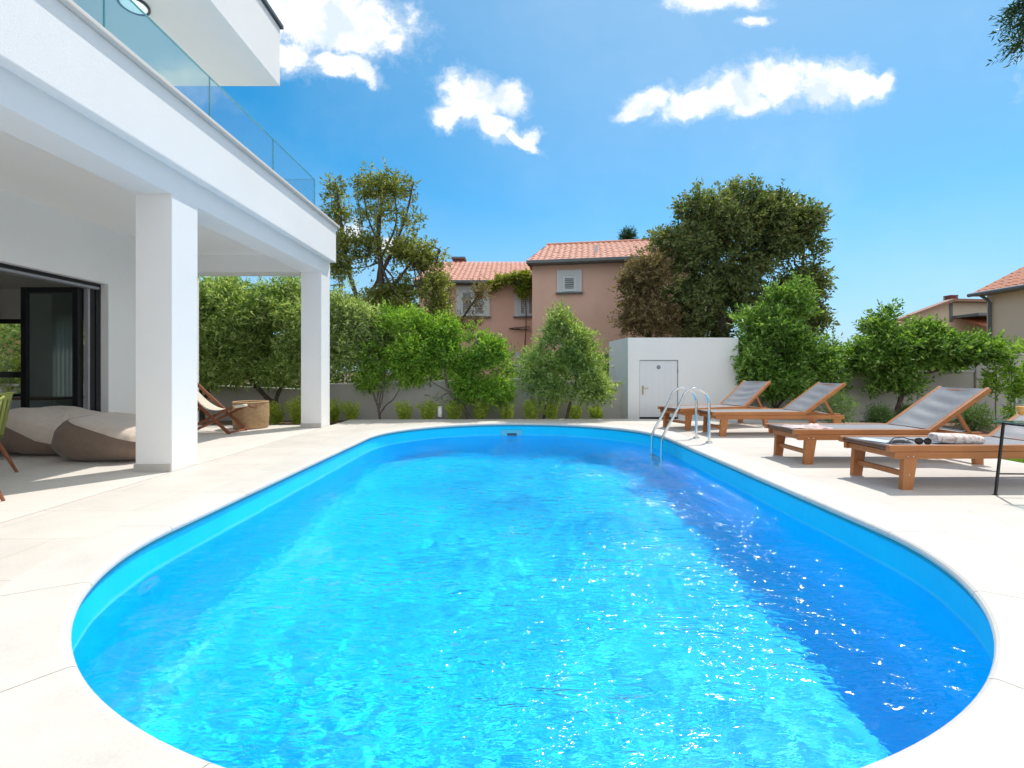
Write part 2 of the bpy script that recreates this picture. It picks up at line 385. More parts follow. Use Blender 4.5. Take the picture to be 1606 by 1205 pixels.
def mat_liner():
    m, nt, out = new_mat('pool_liner')
    tc_ = nd(nt, 'ShaderNodeTexCoord'); sx_ = nd(nt, 'ShaderNodeSeparateXYZ', {0: tc_.outputs['Object']})
    n = nd(nt, 'ShaderNodeTexNoise', {'Vector': tc_.outputs['Object'], 'Scale': 2.5, 'Detail': 5})
    r = nd(nt, 'ShaderNodeMapRange', {'Value': n.outputs[0], 'From Min': 0.3, 'From Max': 0.7})
    c = nd(nt, 'ShaderNodeMix', {0: r.outputs[0], 6: (0.001, 0.665, 0.97, 1), 7: (0.001, 0.605, 0.94, 1)}, data_type='RGBA')
    # pale mineral line left at the usual water level
    n2 = nd(nt, 'ShaderNodeTexNoise', {'Vector': coords(nt, (3, 3, 40)), 'Scale': 1.0, 'Detail': 4})
    zz = nd(nt, 'ShaderNodeMath', {0: n2.outputs[0], 1: 0.035, 2: sx_.outputs[2]}, operation='MULTIPLY_ADD')
    d_ = nd(nt, 'ShaderNodeMath', {0: zz.outputs[0], 1: 0.218}, operation='ADD'); d2 = nd(nt, 'ShaderNodeMath', {0: d_.outputs[0]}, operation='ABSOLUTE')
    lm = nd(nt, 'ShaderNodeMapRange', {'Value': d2.outputs[0], 'From Min': 0.018, 'From Max': 0.006, 'To Max': 0.14})
    c2 = nd(nt, 'ShaderNodeMix', {0: lm.outputs[0], 6: c.outputs[2], 7: (0.45, 0.80, 0.92, 1)}, data_type='RGBA')
    p_ = nd(nt, 'ShaderNodeBsdfPrincipled', {'Base Color': c2.outputs[2], 'Roughness': 0.45, 'Specular IOR Level': 0.25})
    w_ = nd(nt, 'ShaderNodeTexNoise', {'Vector': coords(nt, (1.2, 1.2, 0.35)), 'Scale': 3.0, 'Detail': 3})
    bb = nd(nt, 'ShaderNodeBump', {'Height': w_.outputs[0], 'Strength': 0.5, 'Distance': 0.03}); nt.links.new(bb.outputs[0], p_.inputs['Normal'])
    nt.links.new(p_.outputs[0], out.inputs[0])
    return m
M['liner'] = mat_liner()

# leaves
M['olive'] = mat_leaf('olive_leaf', (0.07, 0.12, 0.03), (0.24, 0.33, 0.1), (0.58, 0.63, 0.34), 0.5, 0.45)
M['oliveleft'] = mat_leaf('left_olive_leaf', (0.06, 0.11, 0.02), (0.23, 0.34, 0.08), (0.58, 0.64, 0.32), 0.52, 0.45)  # slightly greener olive tone for the trees and hedge on the left
M['olivegreen'] = mat_leaf('fresh_olive_leaf', (0.07, 0.13, 0.02), (0.23, 0.34, 0.07), (0.52, 0.58, 0.27), 0.5, 0.45)
M['bright'] = mat_leaf('bright_leaf', (0.05, 0.13, 0.01), (0.19, 0.36, 0.035), (0.38, 0.52, 0.09), 0.5, 0.45)
M['mid'] = mat_leaf('mid_leaf', (0.03, 0.085, 0.012), (0.12, 0.25, 0.03), (0.32, 0.46, 0.13), 0.46, 0.4)
M['oak'] = mat_leaf('oak_leaf', (0.04, 0.07, 0.02), (0.13, 0.185, 0.062), (0.3, 0.31, 0.13), 0.42, 0.45, 0.6)
M['oakbrown'] = mat_leaf('brownish_oak_leaf', (0.09, 0.08, 0.04), (0.2, 0.16, 0.08), (0.36, 0.26, 0.14), 0.42, 0.6, 0.7)
M['tall'] = mat_leaf('tall_tree_leaf', (0.05, 0.085, 0.018), (0.18, 0.215, 0.055), (0.38, 0.38, 0.13), 0.5, 0.45, 0.5)
M['vine'] = mat_leaf('vine_leaf', (0.07, 0.14, 0.015), (0.20, 0.27, 0.03), (0.36, 0.36, 0.05), 0.40, 0.45)
M['lav'] = mat_leaf('lavender_leaf', (0.2, 0.3, 0.035), (0.4, 0.5, 0.07), (0.6, 0.66, 0.15), 0.35, 0.6)
M['conifer'] = mat_leaf('conifer_leaf', (0.012, 0.035, 0.012), (0.025, 0.07, 0.02), (0.06, 0.13, 0.03), 0.2, 0.5)
M['rosemary'] = mat_leaf('rosemary_leaf', (0.05, 0.11, 0.02), (0.12, 0.21, 0.05), (0.27, 0.36, 0.14), 0.3, 0.5)
M['grass'] = mat_leaf('grass_blade', (0.10, 0.20, 0.01), (0.17, 0.30, 0.02), (0.28, 0.40, 0.05), 0.4, 0.5)

# ------------------------------------------------------------------ camera
H = 1.1
cam_d = bpy.data.cameras.new('camera'); cam = bpy.data.objects.new('camera', cam_d); COL.objects.link(cam)
cam.location = (0, 0, H); cam.rotation_euler = (R(90), 0, 0)
cam_d.sensor_width = 36; cam_d.lens = 715 / 1606 * 36; cam_d.shift_y = -19.5 / 1606
cam_d.clip_start = 0.05; cam_d.clip_end = 2000
sc.camera = cam

# ------------------------------------------------------------------ light
SUN_AZ = R(38.5); SUN_EL = R(60)          # azimuth from +Y towards +X
sd = Vector((math.sin(SUN_AZ) * math.cos(SUN_EL), math.cos(SUN_AZ) * math.cos(SUN_EL), math.sin(SUN_EL)))
sl = bpy.data.lights.new('sun', 'SUN'); sun = bpy.data.objects.new('sun', sl); COL.objects.link(sun)
sl.energy = 3.2; sl.angle = R(0.53); sl.color = (1.0, 0.955, 0.88)
sun.rotation_euler = (-sd).to_track_quat('-Z', 'Y').to_euler(); sun.location = (10, 12, 30)
sl.cycles.is_caustics_light = True

w = bpy.data.worlds.new('World'); sc.world = w; w.use_nodes = True
nt = w.node_tree
for n in list(nt.nodes): nt.nodes.remove(n)
wo = nt.nodes.new('ShaderNodeOutputWorld')
sky = nd(nt, 'ShaderNodeTexSky', sky_type='NISHITA')
sky.sun_disc = False; sky.sun_elevation = SUN_EL; sky.sun_rotation = SUN_AZ
sky.air_density = 1.0; sky.dust_density = 0.35; sky.ozone_density = 3.0; sky.altitude = 50
hs = nd(nt, 'ShaderNodeHueSaturation', {'Color': sky.outputs[0], 'Hue': 0.484, 'Saturation': 1.42, 'Value': 1.04})
bg = nd(nt, 'ShaderNodeBackground', {'Color': hs.outputs[0], 'Strength': 0.14})
# clouds: laid out by sky direction (tan azimuth / tan elevation about +Y)
tc = nd(nt, 'ShaderNodeTexCoord')
sep = nd(nt, 'ShaderNodeSeparateXYZ', {0: tc.outputs['Generated']})
ys = nd(nt, 'ShaderNodeMath', {0: sep.outputs[1], 1: 0.05}, operation='MAXIMUM')
du = nd(nt, 'ShaderNodeMath', {0: sep.outputs[0], 1: ys.outputs[0]}, operation='DIVIDE')
dv = nd(nt, 'ShaderNodeMath', {0: sep.outputs[2], 1: ys.outputs[0]}, operation='DIVIDE')
uv = nd(nt, 'ShaderNodeCombineXYZ', {0: du.outputs[0], 1: dv.outputs[0]})
wn = nd(nt, 'ShaderNodeTexNoise', {'Vector': uv.outputs[0], 'Scale': 9, 'Detail': 5, 'Roughness': 0.6})
wv = nd(nt, 'ShaderNodeVectorMath', {0: wn.outputs['Color'], 1: (0.5, 0.5, 0.5)}, operation='SUBTRACT')
ws = nd(nt, 'ShaderNodeVectorMath', {0: wv.outputs[0], 'Scale': 0.07}, operation='SCALE')
wa = nd(nt, 'ShaderNodeVectorMath', {0: uv.outputs[0], 1: ws.outputs[0]}, operation='ADD')
CL = [  # centre tan-azimuth, tan-elevation, radii, rotation (deg)
 (-0.375, 0.765, 0.155, 0.085, -8), (-0.44, 0.80, 0.14, 0.12, 0), (-0.30, 0.745, 0.07, 0.06, 0), (-0.385, 0.672, 0.075, 0.026, -6), (-0.33, 0.66, 0.05, 0.022, -35), (-0.5, 0.70, 0.07, 0.045, -20),
 (-0.085, 0.60, 0.075, 0.055, -12), (-0.02, 0.60, 0.055, 0.04, -20), (-0.145, 0.565, 0.04, 0.03, 10), (-0.035, 0.535, 0.055, 0.03, -35), (0.015, 0.505, 0.05, 0.016, -30), (0.04, 0.515, 0.03, 0.018, 50),
 (0.30, 0.592, 0.065, 0.03, 22), (0.265, 0.567, 0.05, 0.016, 5), (0.40, 0.592, 0.085, 0.036, 18), (0.50, 0.615, 0.09, 0.046, 0), (0.58, 0.632, 0.09, 0.055, 10), (0.70, 0.635, 0.085, 0.05, 5), (0.76, 0.625, 0.05, 0.035, -20), (0.53, 0.582, 0.06, 0.025, 10), (0.82, 0.635, 0.025, 0.018, 40),
 (0.45, 0.815, 0.10, 0.03, 0), (0.53, 0.763, 0.036, 0.011, 8),
 (-0.36, 0.305, 0.035, 0.022, 0), (-0.265, 0.285, 0.03, 0.014, 0),
 (1.5, 0.7, 0.30, 0.12, 5), (-1.6, 0.95, 0.35, 0.16, 0)]
field = None
for (cu, cv, ru, rv, ro) in CL:
    mp = nd(nt, 'ShaderNodeMapping', {'Vector': wa.outputs[0], 'Location': (cu, cv, 0), 'Rotation': (0, 0, R(ro)), 'Scale': (ru * 1.25, rv * 1.25, 1)}, vector_type='TEXTURE')
    ln = nd(nt, 'ShaderNodeVectorMath', {0: mp.outputs[0]}, operation='LENGTH')
    iv = nd(nt, 'ShaderNodeMath', {0: 1.0, 1: ln.outputs['Value']}, operation='SUBTRACT')
    if field is None: field = iv.outputs[0]
    else: field = nd(nt, 'ShaderNodeMath', {0: field, 1: iv.outputs[0], 2: 0.12}, operation='SMOOTH_MAX').outputs[0]
fn_ = nd(nt, 'ShaderNodeTexNoise', {'Vector': uv.outputs[0], 'Scale': 17, 'Detail': 9, 'Roughness': 0.62})
fa = nd(nt, 'ShaderNodeMath', {0: fn_.outputs[0], 1: 1.5, 2: field}, operation='MULTIPLY_ADD')
dens = nd(nt, 'ShaderNodeMapRange', {'Value': fa.outputs[0], 'From Min': 0.82, 'From Max': 1.36}, interpolation_type='SMOOTHSTEP')
ymask = nd(nt, 'ShaderNodeMapRange', {'Value': sep.outputs[1], 'From Min': 0.06, 'From Max': 0.15})
wsp = nd(nt, 'ShaderNodeTexNoise', {'Vector': wa.outputs[0], 'Scale': 30, 'Detail': 8, 'Roughness': 0.7})
wf = nd(nt, 'ShaderNodeMath', {0: wsp.outputs[0], 1: 1.3, 2: field}, operation='MULTIPLY_ADD')
dw_ = nd(nt, 'ShaderNodeMapRange', {'Value': wf.outputs[0], 'From Min': 0.46, 'From Max': 1.1, 'To Max': 0.30}, interpolation_type='SMOOTHSTEP')
dd = nd(nt, 'ShaderNodeMath', {0: dens.outputs[0], 1: dw_.outputs[0]}, operation='MAXIMUM')
dm = nd(nt, 'ShaderNodeMath', {0: dd.outputs[0], 1: ymask.outputs[0]}, operation='MULTIPLY')
# unseen broken cloud field added behind the viewer as neutral fill for shaded faces
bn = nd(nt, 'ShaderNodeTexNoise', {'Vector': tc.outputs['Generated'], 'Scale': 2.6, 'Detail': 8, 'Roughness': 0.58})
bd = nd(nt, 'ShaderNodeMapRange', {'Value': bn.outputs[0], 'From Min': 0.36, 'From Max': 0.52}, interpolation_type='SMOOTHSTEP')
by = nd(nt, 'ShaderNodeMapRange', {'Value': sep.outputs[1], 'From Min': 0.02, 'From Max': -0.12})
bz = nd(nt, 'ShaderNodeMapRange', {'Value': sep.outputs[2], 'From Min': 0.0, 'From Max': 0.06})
bx_m = nd(nt, 'ShaderNodeMapRange', {'Value': du.outputs[0], 'From Min': 1.3, 'From Max': 1.7})  # the added cloud also spreads past the right edge, to brighten the terrace
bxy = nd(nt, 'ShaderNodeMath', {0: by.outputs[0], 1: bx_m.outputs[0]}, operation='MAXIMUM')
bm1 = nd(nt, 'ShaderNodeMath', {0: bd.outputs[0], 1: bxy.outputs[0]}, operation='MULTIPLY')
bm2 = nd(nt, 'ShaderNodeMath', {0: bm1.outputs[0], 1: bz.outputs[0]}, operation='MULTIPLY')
# faint high veil
vn = nd(nt, 'ShaderNodeTexNoise', {'Vector': uv.outputs[0], 'Scale': 1.7, 'Detail': 6, 'Roughness': 0.6})
vr = nd(nt, 'ShaderNodeMapRange', {'Value': vn.outputs[0], 'From Min': 0.45, 'From Max': 0.85, 'To Max': 0.12})
vm = nd(nt, 'ShaderNodeMath', {0: vr.outputs[0], 1: ymask.outputs[0]}, operation='MULTIPLY')
dmy = nd(nt, 'ShaderNodeMath', {0: dm.outputs[0], 1: vm.outputs[0]}, operation='MAXIMUM')
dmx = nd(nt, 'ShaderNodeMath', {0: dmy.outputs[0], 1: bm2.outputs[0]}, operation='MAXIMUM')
sn = nd(nt, 'ShaderNodeTexNoise', {'Vector': wa.outputs[0], 'Scale': 11, 'Detail': 6, 'Roughness': 0.55})
sr = nd(nt, 'ShaderNodeMapRange', {'Value': sn.outputs[0], 'From Min': 0.40, 'From Max': 0.62})
ccol = nd(nt, 'ShaderNodeMix', {0: sr.outputs[0], 6: (1.0, 0.98, 0.95, 1), 7: (0.60, 0.69, 0.80, 1)}, data_type='RGBA')
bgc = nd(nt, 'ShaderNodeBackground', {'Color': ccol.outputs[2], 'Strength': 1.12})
hzf = nd(nt, 'ShaderNodeMapRange', {'Value': sep.outputs[2], 'From Min': 0.40, 'From Max': 0.0, 'To Min': 0.0, 'To Max': 0.9})
bgh = nd(nt, 'ShaderNodeBackground', {'Color': (0.33, 0.55, 0.76, 1), 'Strength': 1.0})
sdt = nd(nt, 'ShaderNodeVectorMath', {0: tc.outputs['Generated'], 1: tuple(sd)}, operation='DOT_PRODUCT')
glw = nd(nt, 'ShaderNodeMapRange', {'Value': sdt.outputs['Value'], 'From Min': 0.56, 'From Max': 0.95, 'To Min': 0.0, 'To Max': 0.62})
hza = nd(nt, 'ShaderNodeMath', {0: hzf.outputs[0], 1: glw.outputs[0]}, operation='MAXIMUM')
mixh = nd(nt, 'ShaderNodeMixShader', {0: hza.outputs[0], 1: bg.outputs[0], 2: bgh.outputs[0]})
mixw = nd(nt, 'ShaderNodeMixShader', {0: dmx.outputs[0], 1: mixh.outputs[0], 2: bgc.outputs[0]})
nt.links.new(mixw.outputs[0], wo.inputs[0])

sc.view_settings.view_transform = 'Standard'; sc.view_settings.look = 'None'
sc.view_settings.exposure = 0.25; sc.view_settings.gamma = 1.0
sc.cycles.max_bounces = 12; sc.cycles.transparent_max_bounces = 16; sc.cycles.diffuse_bounces = 8
sc.cycles.glossy_bounces = 4; sc.cycles.transmission_bounces = 8
sc.cycles.sample_clamp_indirect = 6.0
sc.cycles.use_denoising = True

# ------------------------------------------------------------------ pool geometry
PCX, PA, PB, Y0, Y1 = 0.085, 2.50, 2.1, 3.2, 7.55
def pool_outline(n_end=64, n_side=28, off=0.0):
    """closed outline, counter-clockwise from +x side; returns points and outward normals"""
    P = []; N = []
    for k in range(n_end + 1):                       # far end: right to left
        a = PI * k / n_end
        nx, ny = math.cos(a) / PA, math.sin(a) / PB
        l = math.hypot(nx, ny); nx /= l; ny /= l
        P.append((PCX + PA * math.cos(a) + nx * off, Y1 + PB * math.sin(a) + ny * off)); N.append((nx, ny))
    for k in range(1, n_side):
        t = k / n_side
        P.append((PCX - PA - off, Y1 + (Y0 - Y1) * t)); N.append((-1, 0))
    for k in range(n_end + 1):
        a = PI + PI * k / n_end
        nx, ny = math.cos(a) / PA, math.sin(a) / PB
        l = math.hypot(nx, ny); nx /= l; ny /= l
        P.append((PCX + PA * math.cos(a) + nx * off, Y0 + PB * math.sin(a) + ny * off)); N.append((nx, ny))
    for k in range(1, n_side):
        t = k / n_side
        P.append((PCX + PA + off, Y0 + (Y1 - Y0) * t)); N.append((1, 0))
    return P, N

def sheet_with_hole(name, outer, hole, z, mat, skirt=0.15):
    bm = bmesh.new()
    def loop(pts):
        vs = [bm.verts.new((p[0], p[1], z)) for p in pts]
        return [bm.edges.new((vs[i], vs[(i + 1) % len(vs)])) for i in range(len(vs))]
    ed = loop(outer)
    if hole: ed += loop(hole)
    bmesh.ops.triangle_fill(bm, edges=ed, use_beauty=True)
    for f in bm.faces:
        f.normal_update()
        if f.normal.z < 0: f.normal_flip()
    if skirt:
        r = bmesh.ops.extrude_edge_only(bm, edges=ed[:len(outer)])
        for v in [g for g in r['geom'] if isinstance(g, bmesh.types.BMVert)]: v.co.z -= skirt
    me = bpy.data.meshes.new(name); bm.to_mesh(me); bm.free()
    o = bpy.data.objects.new(name, me); me.materials.append(mat); COL.objects.link(o)
    return tag(o, kind='structure')

# ground (a ring of soil right to the horizon, open under the pool)
g = MB()
A = (-3.5, 4.5, 0.0, 10.3); B = (-600, 600, -300, 900)
vs = [(B[0], B[2], -0.12), (B[1], B[2], -0.12), (B[1], B[3], -0.12), (B[0], B[3], -0.12), (A[0], A[2], -0.12), (A[1], A[2], -0.12), (A[1], A[3], -0.12), (A[0], A[3], -0.12)]
g.add(vs, [(0, 1, 5, 4), (1, 2, 6, 5), (2, 3, 7, 6), (3, 0, 4, 7)])
tag(g.build('ground', M['soil']), kind='structure')

hole, _ = pool_outline(off=0.30)
sheet_with_hole('pool_deck', [(-3.708, -4), (6.15, -4), (6.15, 7.0), (7.9, 7.3), (7.9, 9.75), (6.0, 10.45), (2.2, 10.62), (-3.708, 10.45)], hole, 0.0, M['deck'])
sheet_with_hole('terrace', [(-6.4, -4), (-3.722, -4), (-3.722, 9.38), (-6.4, 9.38)], None, 0.0, M['terrace'])
g = MB().box(6.16, 16, -4, 7.0, -0.3, -0.035); tag(g.build('lawn', M['lawn']), kind='structure')

# swimming pool thing
pool = empty('swimming_pool', (PCX, 5.4, 0), 0, 'long oval swimming pool with bright blue lining and white stone coping', 'swimming pool')
P, Nn = pool_outline()
n = len(P)
lin = MB()
zs = [(-0.02, 0.0), (-0.5, 0.0), (-1.0, 0.0), (-1.5, 0.0), (-1.62, 0.03), (-1.68, 0.10), (-1.70, 0.2)]
vs = []; fs = []
for (z, ins) in zs:
    for p, q in zip(P, Nn): vs.append((p[0] - q[0] * ins - PCX, p[1] - q[1] * ins - 5.4, z))
for i in range(len(zs) - 1):
    for k in range(n):
        a = i * n + k; b = i * n + (k + 1) % n
        fs.append((a, a + n, b + n, b))
lin.add(vs, fs, True)
lin.add(vs[-n:], [tuple(range(n))], False)
liner = lin.build('basin', M['liner'], pool)
rl = MB(); vs = []; fs = []
prof = [(0.002, -0.032), (-0.012, -0.036), (-0.014, -0.056), (0.002, -0.062)]
for (o_, z) in prof:
    for p, q in zip(P, Nn): vs.append((p[0] + q[0] * o_ - PCX, p[1] + q[1] * o_ - 5.4, z))
for i in range(len(prof) - 1):
    for k in range(n):
        a = i * n + k; b = i * n + (k + 1) % n
        fs.append((a, a + n, b + n, b))
rl.add(vs, fs, True); rl.build('liner_rail', M['rail'], pool)
# coping stones: one ring of separate slabs with thin joints
cp = MB()
Pc, Nc = pool_outline(160, 120)
acc = [0.0]
for i in range(1, len(Pc) + 1):
    a = Pc[i - 1]; b = Pc[i % len(Pc)]
    acc.append(acc[-1] + math.hypot(b[0] - a[0], b[1] - a[1]))
tot = acc[-1]; nseg = 26
def at_arc(s):
    s %= tot
    lo = 0; hi = len(acc) - 1
    while hi - lo > 1:
        mid = (lo + hi) // 2
        if acc[mid] <= s: lo = mid
        else: hi = mid
    t = (s - acc[lo]) / (acc[lo + 1] - acc[lo])
    a = Pc[lo]; b = Pc[(lo + 1) % len(Pc)]; na = Nc[lo]; nb = Nc[(lo + 1) % len(Pc)]
    nx = na[0] + (nb[0] - na[0]) * t; ny = na[1] + (nb[1] - na[1]) * t; l = math.hypot(nx, ny)
    return (a[0] + (b[0] - a[0]) * t, a[1] + (b[1] - a[1]) * t), (nx / l, ny / l)
cprof = [(0.10, -0.032), (-0.018, -0.032), (-0.028, -0.022), (-0.030, -0.008), (-0.024, 0.006), (-0.012, 0.014), (0.004, 0.017), (0.352, 0.017), (0.358, 0.012), (0.36, -0.03)]
for sgm in range(nseg):
    s0 = tot * sgm / nseg + 0.0022; s1 = tot * (sgm + 1) / nseg - 0.0022
    m_ = 12; vs = []; fs = []
    for j in range(m_ + 1):
        p, q = at_arc(s0 + (s1 - s0) * j / m_)
        for (o_, z) in cprof: vs.append((p[0] + q[0] * o_ - PCX, p[1] + q[1] * o_ - 5.4, z))
    k_ = len(cprof)
    for j in range(m_):
        for i in range(k_ - 1):
            a = j * k_ + i; fs.append((a, a + 1, a + 1 + k_, a + k_))
    cp.add(vs, fs, False)
    cp.add(vs[:k_], [tuple(range(k_))], False); cp.add(vs[-k_:], [tuple(range(k_))[::-1]], False)
cp.build('coping', M['slab'], pool)
gm = MB(); vs = []; fs = []
for o_ in (0.0, 0.355):
    for p, q in zip(P, Nn): vs.append((p[0] + q[0] * o_ - PCX, p[1] + q[1] * o_ - 5.4, 0.0125))
for k in range(n): fs.append((k, (k + 1) % n, (k + 1) % n + n, k + n))
gm.add(vs, fs); gm.build('grout', M['grout'], pool)
# skimmer on the far wall
sk = MB()
M_ = Matrix.Translation((-0.17 - 0 + 0.0, 0, 0))
ysk = Y1 + PB - 5.4
sk.box(-0.24 - PCX, 0.22 - PCX, ysk - 0.035, ysk + 0.02, -0.29, -0.135, 0.006)
sko = sk.build('skimmer', M['skim'], pool)
MB().box(-0.10 - PCX, 0.10 - PCX, ysk - 0.041, ysk - 0.03, -0.25, -0.20, 0.003).build('slot', M['darkmetal'], sko)
# inlet fitting low on the left wall
il = MB()
il.lathe([(0.0, 0.0), (0.02, 0.0), (0.025, 0.012), (0.105, 0.010), (0.115, 0.0)], n=28)
ilo = il.build('inlet_nozzle', M['fitting'], pool)
ilo.rotation_euler = (0, R(90), 0); ilo.location = (-PA * math.sqrt(1 - (0.2 / PB) ** 2) + 0.003, 3.0 - 5.4, -0.40)

# water surface: real rippled mesh
rngw = np.random.default_rng(4)
step = 0.022
X = np.arange(PCX - PA - 0.05, PCX + PA + 0.05, step); Y = np.arange(Y0 - PB - 0.05, Y1 + PB + 0.05, step)
GX, GY = np.meshgrid(X, Y)
wx = GX + 0.10 * np.sin(1.3 * GY + 0.7) + 0.06 * np.sin(3.1 * GX - 2.2 * GY + 1.2) ; wy = GY + 0.10 * np.sin(1.7 * GX + 2.1) + 0.06 * np.sin(2.7 * GY + 1.9 * GX)
hgt = np.zeros_like(GX)
for i in range(64):
    lam = 0.085 * (1.35 / 0.085) ** (rngw.random() ** 1.35)
    k = 2 * PI / lam
    th = rngw.normal(R(115), R(48))
    slope = 0.0115 if lam < 0.2 else (0.0105 if lam < 0.45 else 0.011)
    hgt += slope / k * np.cos(k * (wx * math.cos(th) + wy * math.sin(th)) + rngw.random() * 2 * PI)
# gusts: ripples stronger in some patches
gust = 0.75 + 0.35 * np.sin(0.9 * GX + 0.5 * GY + 1.0) * np.sin(0.7 * GY - 0.4 * GX + 0.3)
hgt *= gust
inside = np.zeros_like(GX, bool)
ex = (GX - PCX) / (PA + 0.012)
ey = np.where(GY > Y1, (GY - Y1) / (PB + 0.012), np.where(GY < Y0, (GY - Y0) / (PB + 0.012), 0))
inside = (ex ** 2 + ey ** 2) <= 1.02
idx = -np.ones(GX.shape, int)
q = inside[:-1, :-1] & inside[1:, :-1] & inside[:-1, 1:] & inside[1:, 1:]
a_ = np.arange(GX.size).reshape(GX.shape)
F = np.stack([a_[:-1, :-1][q], a_[:-1, 1:][q], a_[1:, 1:][q], a_[1:, :-1][q]], 1)
used = np.unique(F); remap = -np.ones(GX.size, int); remap[used] = np.arange(len(used))
V = np.stack([GX.ravel()[used], GY.ravel()[used], hgt.ravel()[used] - 0.25], 1)
water = np_mesh('water', V, remap[F], M['water'], None, True)
tag(water, kind='structure')
water.cycles.is_caustics_caster = True
liner.cycles.is_caustics_receiver = True

# pool ladder
lad = empty('pool_ladder', (2.3, 7.02, 0), 0, 'stainless steel pool ladder with two curved handrails at the pool edge', 'pool ladder')
for yy in (0.0, 0.49):
    pts = [(0.0, yy, -1.25), (0.0, yy, -0.25), (0.0, yy, 0.0), (0.02, yy, 0.10), (0.30, yy, 0.62)]
    c = Vector((0.52, yy, 0.62)); r_ = 0.215
    for k in range(1, 13):
        a = PI * (0.86 - 0.86 * k / 12)
        pts.append((c.x + r_ * math.cos(a), yy, c.z + r_ * math.sin(a)))
    pts += [(0.735, yy, 0.4), (0.735, yy, 0.02)]
    # smooth the polyline
    for _ in range(2):
        q_ = [pts[0]]
        for i in range(len(pts) - 1):
            a, b = Vector(pts[i]), Vector(pts[i + 1])
            q_ += [a.lerp(b, .25), a.lerp(b, .75)]
        q_.append(pts[-1]); pts = q_
    MB().tube(pts, 0.021, 14).build('handrail', M['steel'], lad)
    fl = MB().lathe([(0.0, 0.026), (0.03, 0.026), (0.045, 0.018), (0.05, 0.001)], (0.735, yy, 0.0), 20)
    fl.build('floor_flange', M['steel'], lad)
for z in (-0.30, -0.56, -0.82):
    MB().box(-0.05, 0.05, 0.0, 0.49, z - 0.015, z + 0.015, 0.006).build('step', M['steel'], lad)

# ------------------------------------------------------------------ white house on the left
house = empty('white_house', (-6.4, 9.35, 0), 0, 'modern white rendered villa with pillared terrace and glass balcony beside the pool', 'house')
hx, hy = -6.4, 9.35
def hbox(name, mat, *boxes, b=0.008, parent=None):
    m = MB()
    for (x0, x1, y0, y1, z0, z1) in boxes: m.box(x0 - hx, x1 - hx, y0 - hy, y1 - hy, z0, z1, b)
    return m.build(name, mat, parent or house)
for (ya, yb) in ((5.0, 5.41), (8.92, 9.33)):
    pl = hbox('pillar', M['render'], (-4.13, -3.73, ya, yb, 0.0, 3.05), b=0.006)
    hbox('skirting', M['skirt'], (-4.142, -3.735, ya - 0.012, ya - 0.001, 0.0, 0.085), b=0.002, parent=pl)
hbox('beam', M['render'], (-4.13, -3.73, -4, 9.35, 3.05, 3.40), (-6.4, -4.135, 8.93, 9.33, 3.05, 3.40), b=0.006)
hbox('ceiling', M['ceiling'], (-11, -3.74, -4, 9.33, 3.38, 3.62), b=0)
par = hbox('parapet', M['render'], (-3.86, -3.61, -4, 9.36, 3.33, 4.055), (-11, -3.865, 9.10, 9.36, 3.33, 4.055), b=0.012)
hbox('parapet_coping', M['copingstone'], (-3.92, -3.552, -4, 9.42, 4.056, 4.10), (-11, -3.925, 9.06, 9.42, 4.056, 4.10), b=0.008, parent=par)
# ground floor walls round a real room behind the sliding doors
wall = hbox('wall', M['render'], (-6.65, -6.4, 7.23, 9.32, 0, 3.38), (-6.65, -6.4, -4, 2.6, 0, 3.38), (-6.65, -6.4, 2.6, 7.23, 2.485, 3.38),
            (-9.72, -9.05, 9.10, 9.30, 0, 3.38), (-8.35, -6.655, 9.10, 9.30, 0, 3.38), (-9.05, -8.35, 9.10, 9.30, 2.15, 3.38), (-9.05, -8.35, 9.10, 9.30, 0, 0.10), (-13, -10.55, 9.10, 9.30, 0, 3.38), (-10.55, -9.72, 9.10, 9.30, 2.15, 3.38), (-10.55, -9.72, 9.10, 9.30, 0, 0.30), b=0)
hbox('room_wall', M['roomwall'], (-13.2, -13.0, 0, 9.3, 0, 3.38), (-13, -6.66, 0.0, 0.2, 0, 3.38), b=0)
hbox('room_floor', M['roomfloor'], (-13, -6.42, 0.2, 9.1, -0.1, 0.004), b=0)
hbox('room_ceiling', M['roomwall'], (-13, -6.66, 0.2, 9.1, 2.75, 2.9), b=0)
# end window of the room
ew = hbox('window', M['black'], (-10.55, -10.49, 9.12, 9.18, 0.30, 2.15), (-9.78, -9.72, 9.12, 9.18, 0.30, 2.15), (-10.49, -9.78, 9.12, 9.18, 2.06, 2.15), (-10.49, -9.78, 9.12, 9.18, 0.30, 0.37), (-10.49, -9.78, 9.12, 9.18, 0.98, 1.10), (-10.49, -9.78, 9.12, 9.18, 0.52, 0.66), b=0)
hbox('pane', M['glassdoor'], (-10.49, -9.78, 9.145, 9.151, 0.37, 2.06), b=0, parent=ew)
